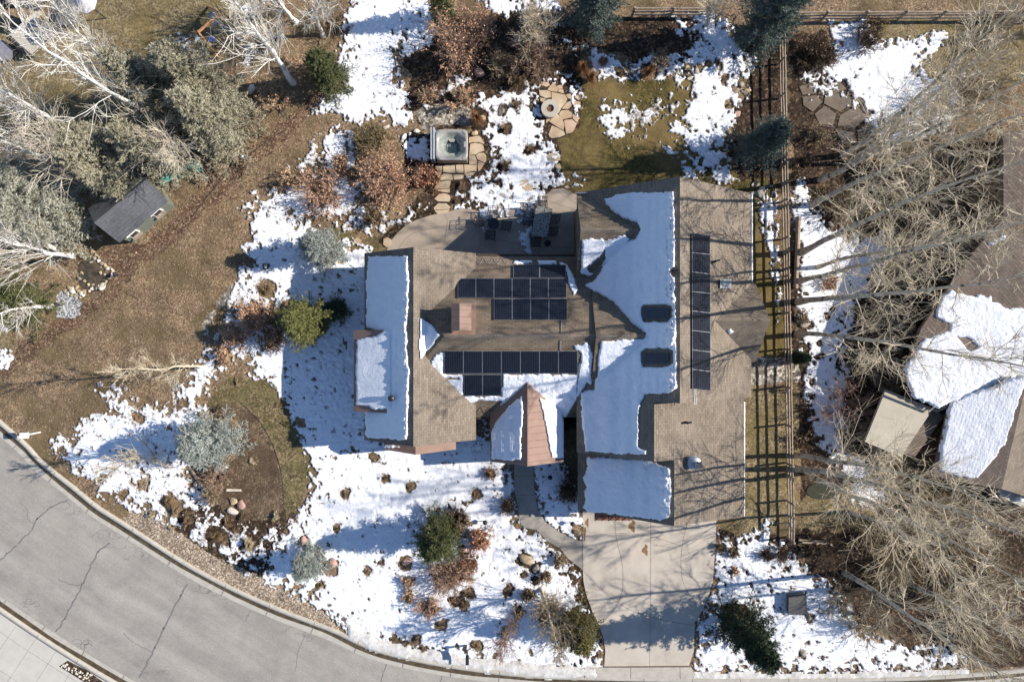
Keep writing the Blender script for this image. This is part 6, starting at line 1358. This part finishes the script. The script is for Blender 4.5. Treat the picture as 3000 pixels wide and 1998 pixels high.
# utility box
t = thing('utility_box', 'square dark grey utility box in the snow under the aspens', 'utility box', W(2340, 1771)); MB().prism([W(2313,1745,.5), W(2360,1741,.5), W(2364,1800,.5), W(2312,1798,.5)], 0, .5).obj('cabinet', M['frame'], t); MB().prism([W(2311,1743,.56), W(2362,1739,.56), W(2366,1802,.56), W(2310,1800,.56)], .5, .56).obj('lid', plain('dark_lid', (.085, .083, .082), .7), t)
t = thing('planter_box', 'low timber edging post lying beside the silver spruce', 'timber', W(576, 1405)); MB().tube([W(562,1378,.1), W(596,1432,.1)], .09, 6).obj('log', M['wood'], t)
t = thing('fallen_log', 'short white weathered log on the tan soil bed', 'log', W(686, 1434)); MB().tube([W(665,1435,.1), W(706,1436,.1)], [.09, .07], 8).obj('log', M['whiterock'], t)
t = thing('fence_log', 'long grey log lying in the snow behind the fence', 'log', W(2335, 740)); MB().tube([W(2340,635,.15), W(2331,845,.15)], .14, 8).obj('log', M['wood'], t)
t = thing('garden_trellis', 'slim metal rod frame at the shrub bed beside the patio', 'trellis', W(1180, 645)); mb = MB(); mb.tube([W(1175,633,.5), W(1195,657,.5)], .02, 5); mb.tube([W(1175,633,.5), W(1160,655,.1)], .015, 5); mb.tube([W(1195,657,.5), W(1165,660,.1)], .015, 5); mb.obj('rod', M['steel'], t)
# fire-wood like pit cover: dark round pit east of the fence
t = thing('pit_cover', 'dark oval garden mat on the tan grass right of the fence', 'pit cover', W(2408, 1438)); mb = MB(); p = W(2408, 1438); V = [p+[.98*cos(a), .52*sin(a), z] for z in (0, .05) for a in np.linspace(0, 2*pi, 25)[:-1]]
mb.add(V, [tuple(range(24))[::-1], tuple(range(24, 48))]+[(i, (i+1) % 24, 24+(i+1) % 24, 24+i) for i in range(24)]); mb.obj('mat', plain('dark_mat', (.035, .037, .022), .9), t)
# slide
t = thing('playground_slide', 'green plastic slide half hidden under the spruce', 'slide', W(530, 505)); A, B = W(588, 487, .25), W(470, 528, 1.3); d = B-A; n_ = np.array([-d[1], d[0], 0]); n_ /= np.linalg.norm(n_)
V = []; ss = np.linspace(0, 1, 9)
for s in ss:
    c = A+d*s+[0, 0, .10*sin(s*9)]
    for o_, z in ((-.36, .22), (-.3, .22), (-.26, 0), (0, -.05), (.26, 0), (.3, .22), (.36, .22)): V.append(c+n_*o_+[0, 0, z])
F = [(i*7+j, i*7+j+1, (i+1)*7+j+1, (i+1)*7+j) for i in range(8) for j in range(6)]; obj('chute', V, F, M['green'], t, True)
MB().box(W(463, 530, .6), (.8, .8, .08), .3).obj('platform', M['green'], t)
# swing set at the top
t = thing('swing_set', 'orange timber swing set with a blue disc swing at the top left', 'swing set', W(600, 100))
mb = MB(); top0, top1 = W(580, 95, 2.2), W(648, 40, 2.2); mb.tube([top0, top1], .09, 6); mb.obj('top_beam', M['orangewood'], t)
for a, b in ((top0, W(645,175,0)), (top0, W(520,140,0)), (top1, W(690,95,0)), (top1, W(610,20,0))): MB().tube([a, b], .06, 6).obj('leg', M['orangewood'], t)
p = W(620, 116, .5); mb = MB(); mb.lathe(p, [(.19, 0), (.2, .05), (.16, .07), (.02, .05)], 16); mb.obj('disc_swing', M['blue'], t); MB().tube([(top0+top1)/2, p], .015, 4).obj('rope', M['white'], t)
MB().prism([W(628,62), W(646,55), W(660,92), W(645,97)], .9, .96).obj('swing_seat', M['greypl'], t)
# pond with rock rim
pd = struct(MB().prism([W(*p) for p in ((230,775),(268,750),(285,778),(310,800),(325,815),(318,835),(295,850),(262,860),(235,835))], -.02, .035).obj('pond_water', M['water']))
t = thing('pond_rocks', 'ring of pale rocks around the small garden pond', 'pond edging', W(280, 800))
rng = np.random.default_rng(77); PR = [(275,738,9),(282,748,8),(278,757,9),(290,752,7),(292,764,8),(300,772,7),(308,777,7),(316,786,8),(324,784,6),(330,792,7),(334,800,8),(327,806,6),(322,815,6),(312,827,6),(302,836,7),(293,842,8),(284,845,6),(272,848,7),(262,851,6),(250,855,8),(240,860,9),(232,852,7),(246,866,7),(226,862,6),(215,850,11),(205,845,9),(200,858,8),(212,866,7),(190,852,7),(228,842,10),(222,868,6),(236,872,6),(250,826,7),(262,834,6),(273,836,6),(308,804,7),(296,800,6),(268,768,8),(240,800,7),(232,815,8)]
for x, y, r in PR:
    V = rock_fix(rng, r/PPM*rng.uniform(.8, 1.1), r/PPM*rng.uniform(.75, 1.05), r/PPM*.7); a = rng.uniform(0, 3); V = V@np.array([[cos(a), sin(a), 0], [-sin(a), cos(a), 0], [0, 0, 1]])
    import bmesh
    if 'ICOF' not in globals():
        bm = bmesh.new(); bmesh.ops.create_icosphere(bm, subdivisions=2, radius=1.0); bm.verts.ensure_lookup_table(); ICOF = np.array([[v.index for v in f.verts] for f in bm.faces]); bm.free()
    obj('rock', V+W(x, y), ICOF, M[['whiterock', 'rock', 'greyrock'][int(rng.integers(0, 3))]], t)
# neighbour roof vent strip, stone wall edge by the top right snow
t = thing('stone_ledge', 'pale snow topped ledge among the aspens at the upper right', 'garden ledge', W(2830, 222)); MB().prism([W(2805,222), W(2862,212), W(2866,218), W(2830,232), W(2808,236)], 0, .35).obj('ledge', M['whiterock'], t)

# ---------------------------------------------------------------- snow on the ground
S = []  # (polygon, patchiness 0..1, edge noise)
def sn(p, patch=.0, amp=11): S.append((p, patch, amp))
sn([(1040,-40),(1285,-40),(1290,70),(1262,135),(1175,160),(1165,230),(1190,280),(1215,350),(1185,368),(1150,372),(1130,352),(1085,350),(1040,368),(1000,372),(985,440),(960,475),(945,440),(960,390),(1000,350),(960,335),(925,335),(905,340),(930,300),(950,260),(960,210),(985,180),(1000,130),(1005,60)], .13, 13)
sn([(1176,398),(1256,395),(1258,478),(1200,470),(1178,440)], 0, 5)
sn([(955,400),(1030,372),(1040,440),(1040,490),(985,505),(945,470)], .03, 8); sn([(860,440),(940,380),(960,470),(900,520),(850,500)], .6, 14); sn([(1600,235),(1660,215),(1700,240),(1710,290),(1700,350),(1684,345),(1672,270)], .12, 6); sn([(1760,330),(1800,300),(1990,250),(2000,330),(1900,420),(1800,430)], .78, 16)
sn([(1240,335),(1215,335),(1250,280),(1300,240),(1320,225),(1370,215),(1380,235),(1300,290),(1260,330)], .35, 8)
sn([(780,560),(850,500),(880,520),(960,490),(1060,520),(1100,600),(1150,640),(1220,595),(1258,602),(1235,640),(1185,665),(1150,672),(1090,705),(1065,690),(1050,672),(960,655),(880,690),(760,640),(715,640),(705,575),(745,540)], .32, 14)
sn([(745,545),(720,590),(722,690),(706,715),(725,745),(725,770),(692,800),(692,835),(660,870),(720,900),(830,890),(950,930),(1000,1000),(1120,1260),(1100,720),(960,700),(880,620)], .22, 14)
sn([(700,830),(660,880),(640,960),(600,1000),(650,1040),(690,1070),(760,1080),(830,1060),(860,1000),(780,900)], .45, 16)
sn([(600,1000),(650,1040),(680,1080),(640,1110),(620,1160),(600,1200),(560,1195),(510,1190),(515,1120),(570,1075),(590,1040)], .25)
MAIN = [(800,980),(960,880),(960,800),(1075,785),(1110,800),(1110,1270),(1410,1270),(1410,1180),(1490,1180),(1490,1370),(1506,1370),(1508,1440),(1518,1498),(1526,1537),(1545,1548),(1572,1555),(1603,1588),(1638,1610),(1662,1640),(1698,1680),(1700,1750),(1720,1790),(1748,1850),(1758,1905),(1750,1950),(1740,1968),(1500,1962),(1311,1930),(1141,1895),(1060,1866),(990,1826),(960,1795),(900,1765),(850,1742),(800,1722),(765,1700),(790,1610),(830,1530),(872,1505),(905,1450),(898,1380),(876,1290),(846,1230),(825,1180),(790,1130),(720,1100),(740,1040)]
sn(MAIN, .14, 8)
sn([(140,1290),(230,1230),(300,1195),(370,1165),(440,1185),(500,1170),(560,1150),(612,1178),(625,1230),(600,1290),(570,1340),(560,1390),(600,1425),(620,1460),(590,1500),(540,1545),(480,1535),(420,1500),(350,1490),(290,1440),(240,1400),(170,1345)], .30, 14)
sn([(560,1500),(610,1440),(640,1490),(690,1520),(760,1540),(810,1530),(830,1560),(800,1620),(770,1700),(700,1665),(600,1615),(520,1570)], .42, 12)
sn([(270,1130),(330,1110),(400,1140),(420,1170),(330,1190),(280,1170)], .55, 14)
sn([(-30,1022),(24,1020),(36,1055),(28,1085),(-30,1090)], 0, 8); sn([(-30,940),(20,938),(45,955),(20,975),(-30,975)], 0, 7)
sn([(1385,300),(1410,275),(1425,270),(1500,250),(1590,235),(1590,330),(1598,400),(1640,440),(1642,500),(1702,515),(1712,555),(1660,545),(1610,556),(1590,590),(1570,700),(1560,745),(1530,735),(1512,712),(1520,660),(1508,640),(1480,640),(1430,690),(1420,690),(1400,655),(1395,622),(1330,612),(1320,580),(1328,530),(1345,500),(1400,515),(1430,485),(1428,430),(1412,395),(1402,370),(1340,345)], .20, 9)
sn([(1610,220),(1665,200),(1695,240),(1705,300),(1695,350),(1682,340),(1670,260)], .3, 6)
sn([(1655,120),(1730,130),(1800,155),(1860,200),(1885,170),(1960,160),(2010,150),(2060,115),(1985,100),(1968,60),(1965,45),(2040,38),(2130,50),(2160,90),(2185,135),(2218,180),(2200,225),(2190,285),(2160,335),(2155,380),(2130,430),(2145,480),(2165,528),(2130,540),(2080,525),(2060,500),(2010,430),(1960,390),(1990,330),(2025,260),(2010,228),(1880,240),(1780,240),(1740,235),(1680,170)], .17, 10)
sn([(1745,305),(1800,295),(1835,320),(1868,365),(1830,372),(1840,410),(1780,418),(1772,370),(1740,350)], .22, 10)
sn([(1990,440),(2060,420),(2110,430),(2150,480),(2165,530),(2080,530),(2040,500)], .25, 8); sn([(1925,408),(1965,430),(2010,470),(2050,530),(2010,520),(1985,470),(1940,450)], .0, 8); sn([(1870,385),(1915,380),(1905,400),(1880,405)], .3, 6); sn([(1935,330),(1965,330),(1955,350)], .3, 6); sn([(1850,330),(1905,300),(1960,300),(1940,360),(1880,350)], .62, 12); sn([(1990,250),(2030,270),(1990,330),(1960,380),(1990,430),(2060,500),(2120,520),(2090,380),(2060,280)], .30, 12); sn([(1955,345),(2010,320),(2080,330),(2120,420),(2100,500),(2040,490),(1990,430),(1950,400)], .24, 8); sn([(1840,265),(1870,270),(1860,285)], .2, 6)
sn([(1370,-20),(1650,-10),(1658,35),(1590,45),(1540,30),(1490,60),(1420,20)], .1, 8); sn([(1590,50),(1630,70),(1640,110),(1610,110)], .4, 10)
sn([(2425,60),(2540,55),(2560,80),(2545,105),(2600,118),(2650,118),(2770,75),(2780,110),(2740,160),(2700,180),(2700,210),(2790,230),(2800,300),(2790,390),(2700,410),(2650,430),(2600,470),(2575,400),(2500,290),(2480,240),(2340,235),(2380,200),(2440,150),(2430,110)], .06, 10)
sn([(2328,520),(2362,525),(2380,590),(2450,680),(2530,690),(2600,670),(2630,760),(2530,860),(2500,930),(2475,1010),(2470,1060),(2490,1100),(2480,1200),(2490,1300),(2530,1350),(2600,1450),(2600,1490),(2500,1485),(2440,1350),(2400,1310),(2365,1220),(2350,1120),(2345,1000),(2338,900),(2322,700)], .12, 10)
sn([(2225,590),(2262,540),(2276,560),(2280,700),(2286,800),(2286,940),(2276,950),(2270,850),(2258,800),(2242,700),(2222,640)], .12, 5)
sn([(2100,1562),(2140,1578),(2180,1570),(2225,1530),(2240,1505),(2262,1530),(2262,1575),(2310,1580),(2320,1620),(2380,1660),(2450,1700),(2500,1750),(2520,1840),(2700,1890),(2830,1900),(2845,1945),(2700,1968),(2400,1975),(2100,1980),(2025,1962),(2036,1905),(2038,1830),(2058,1800),(2084,1710),(2097,1610)], .24, 9)
sn([(1560,1340),(1640,1340),(1700,1440),(1706,1480),(1706,1583),(1692,1578),(1645,1560),(1602,1528),(1580,1495),(1569,1450),(1565,1400)], .02, 4)
sn([(2340,235),(2420,225),(2480,250),(2560,300),(2600,420),(2560,430),(2500,330),(2440,300),(2360,290)], .5, 12)
sn([(690,10),(790,-20),(780,60),(700,70)], .4, 16); sn([(520,90),(570,85),(600,150),(590,185),(540,150),(500,140)], .3, 8); sn([(680,120),(740,110),(760,160),(720,220),(690,190)], .5, 14)
sn([(1700,1930),(1760,1925),(1770,1962),(1690,1968)], .3, 6)
step = .066; s = step*PPM; XX, YY = np.meshgrid(np.arange(-110, 3110, s), np.arange(-60, 2000, s), indexing='ij')
Fd = np.full(XX.shape, -99.0); PF = np.zeros(XX.shape)
n1 = (vn(XX, YY, 42, 51)-.5)*2; n2 = (vn(XX, YY, 15, 52)-.5)*2; n3 = (vn(XX, YY, 7, 53)-.5)*2; n4 = (vn(XX, YY, 4, 66)-.5)*2; hn = .38*vn(XX, YY, 18, 54)+.37*vn(XX, YY, 9, 55)+.25*vn(XX, YY, 4.6, 59); hb = vn(XX, YY, 60, 56)
def sub(p, m=60):
    a = np.array(p); i0, i1 = [int(v) for v in np.clip([(a[:, 0].min()-m+110)/s, (a[:, 0].max()+m+110)/s], 0, XX.shape[0])]; j0, j1 = [int(v) for v in np.clip([(a[:, 1].min()-m+60)/s, (a[:, 1].max()+m+60)/s], 0, XX.shape[1])]; return slice(i0, i1), slice(j0, j1)
for p, patch, amp in S:
    sl = sub(p); d = sd_poly(XX[sl], YY[sl], p)
    f = d+amp*n1[sl]+amp*.5*n2[sl]+9*n3[sl]+5*n4[sl]
    thr = .735-.40*patch+.11*np.clip(d/70, -.3, 1)-.12*(hb[sl]-.5)*(patch+.5)-.15*np.exp(-(d/32)**2); f = np.minimum(f, (thr-hn[sl])*70)
    up_ = f > Fd[sl]; PF[sl] = np.where(up_, patch, PF[sl]); Fd[sl] = np.maximum(Fd[sl], f)
for (x, y, r) in MELT:
    sl = sub([(x-r, y-r), (x+r, y+r)], 20); d = np.hypot(XX[sl]-x, YY[sl]-y)-r*1.0; Fd[sl] = np.minimum(Fd[sl], d+8*n2[sl]+5*n3[sl])
# swept paving and the soil bed stay bare
for p, k in ((DRIVE, 3), (WALK, 1), ([(1133,735),(1146,706),(1165,682),(1190,660),(1222,644),(1260,632),(1300,624),(1340,614),(1385,616),(1398,655),(1420,700),(1430,750),(1100,760)], 2), ([(1512,640),(1440,690),(1490,760),(1505,720)], 3), ([(1612,590),(1570,700),(1575,760),(1720,760),(1720,560),(1650,552),(1618,556),(1600,570)], 4), ([(612,1195),(660,1175),(720,1190),(780,1270),(815,1360),(830,1430),(828,1500),(805,1530),(740,1520),(690,1530),(650,1480),(620,1400),(650,1360),(710,1340),(730,1290),(700,1230)], 6),
             ([(620,1150),(700,1110),(770,1110),(810,1150),(830,1200),(860,1250),(880,1320),(900,1400),(895,1450),(870,1500),(832,1530),(832,1440),(815,1340),(780,1255),(720,1180),(660,1170),(600,1215)], 7),
             ([(1580,258),(1640,245),(1670,300),(1680,360),(1690,370),(1655,400),(1610,400),(1600,350),(1585,330),(1580,290)], 6), ([(1370,395),(1420,398),(1430,450),(1410,505),(1340,520),(1330,620),(1265,640),(1270,480),(1370,480)], 4), ([(1140,1272),(1340,1272),(1340,1220),(1140,1220)], 2)):
    sl = sub(p, 20); Fd[sl] = np.minimum(Fd[sl], -sd_poly(XX[sl], YY[sl], p)+k*n2[sl])
# no snow inside the house, it would be hidden
for b in BL.values():
    i = (XX > b['x0']+50) & (XX < b['x1']-50) & (YY > b['y0']+50) & (YY < b['y1']-50); Fd[i] = -9
tk = np.clip(Fd/4.5, 0, 1); tk = np.sqrt(1-(1-tk)**2)
foot = np.clip(vn(XX, YY, 11, 61)-.62, 0, 1)*.22*(vn(XX, YY, 90, 62) > .45)+np.clip(vn(XX, YY, 9, 63)-.5, 0, 1)*.2*np.exp(-((XX-1010)/75.0)**2)*((YY > 760) & (YY < 1330))
base_z = .04+.05*np.exp(-0*XX)
Z = np.where(Fd > 0, .02+tk*(.05+.05*(vn(XX, YY, 80, 57)-.5)+.022*(vn(XX, YY, 12, 58)-.5))-foot*tk, -.05+np.clip(Fd, -4, 0)*.01)
Z = np.where((Fd > 0), np.maximum(Z, .025), Z)
near = (vn(XX, YY, 200, 1)*0).astype(float)
# over the raised kerb and paving the sheet rides higher
o = grid_mesh('snow', M['groundsnow'], XX, YY, Z+.02*(Fd > 0), Fd > 0); struct(o)
th = np.clip(np.exp(-np.clip(Fd, 0, None)/9.0)+PF*.75-.1, 0, 1).ravel()[LAST_USED].astype(np.float32)
at = o.data.attributes.new('thin', 'FLOAT', 'POINT'); at.data.foreach_set('value', th)
# grey ploughed slush along the kerb
M['slush'] = noisy('grey_slush', [(.3, (.45, .43, .40)), (.7, (.68, .67, .65))], 4, 6, .8, .8, .04, 12)
kb = bk[(bk[:, 0] > 1000) & (bk[:, 0] < 1760)]; sheet('roadside_slush', M['slush'], [[tuple(p) for p in kb+[0, 6]]+[tuple(p) for p in (kb+[0, -26])[::-1]]], .10, step=.12, amp=6, nsc=26, thick=.09, slope=.02, seed=33, fine=5)
kb = bk[(bk[:, 0] > 2010) & (bk[:, 0] < 2850)]; sheet('roadside_slush', M['slush'], [[tuple(p) for p in kb+[0, 2]]+[tuple(p) for p in (kb+[0, -14])[::-1]]], .10, step=.12, amp=4, nsc=26, thick=.08, slope=.02, seed=34, fine=4)
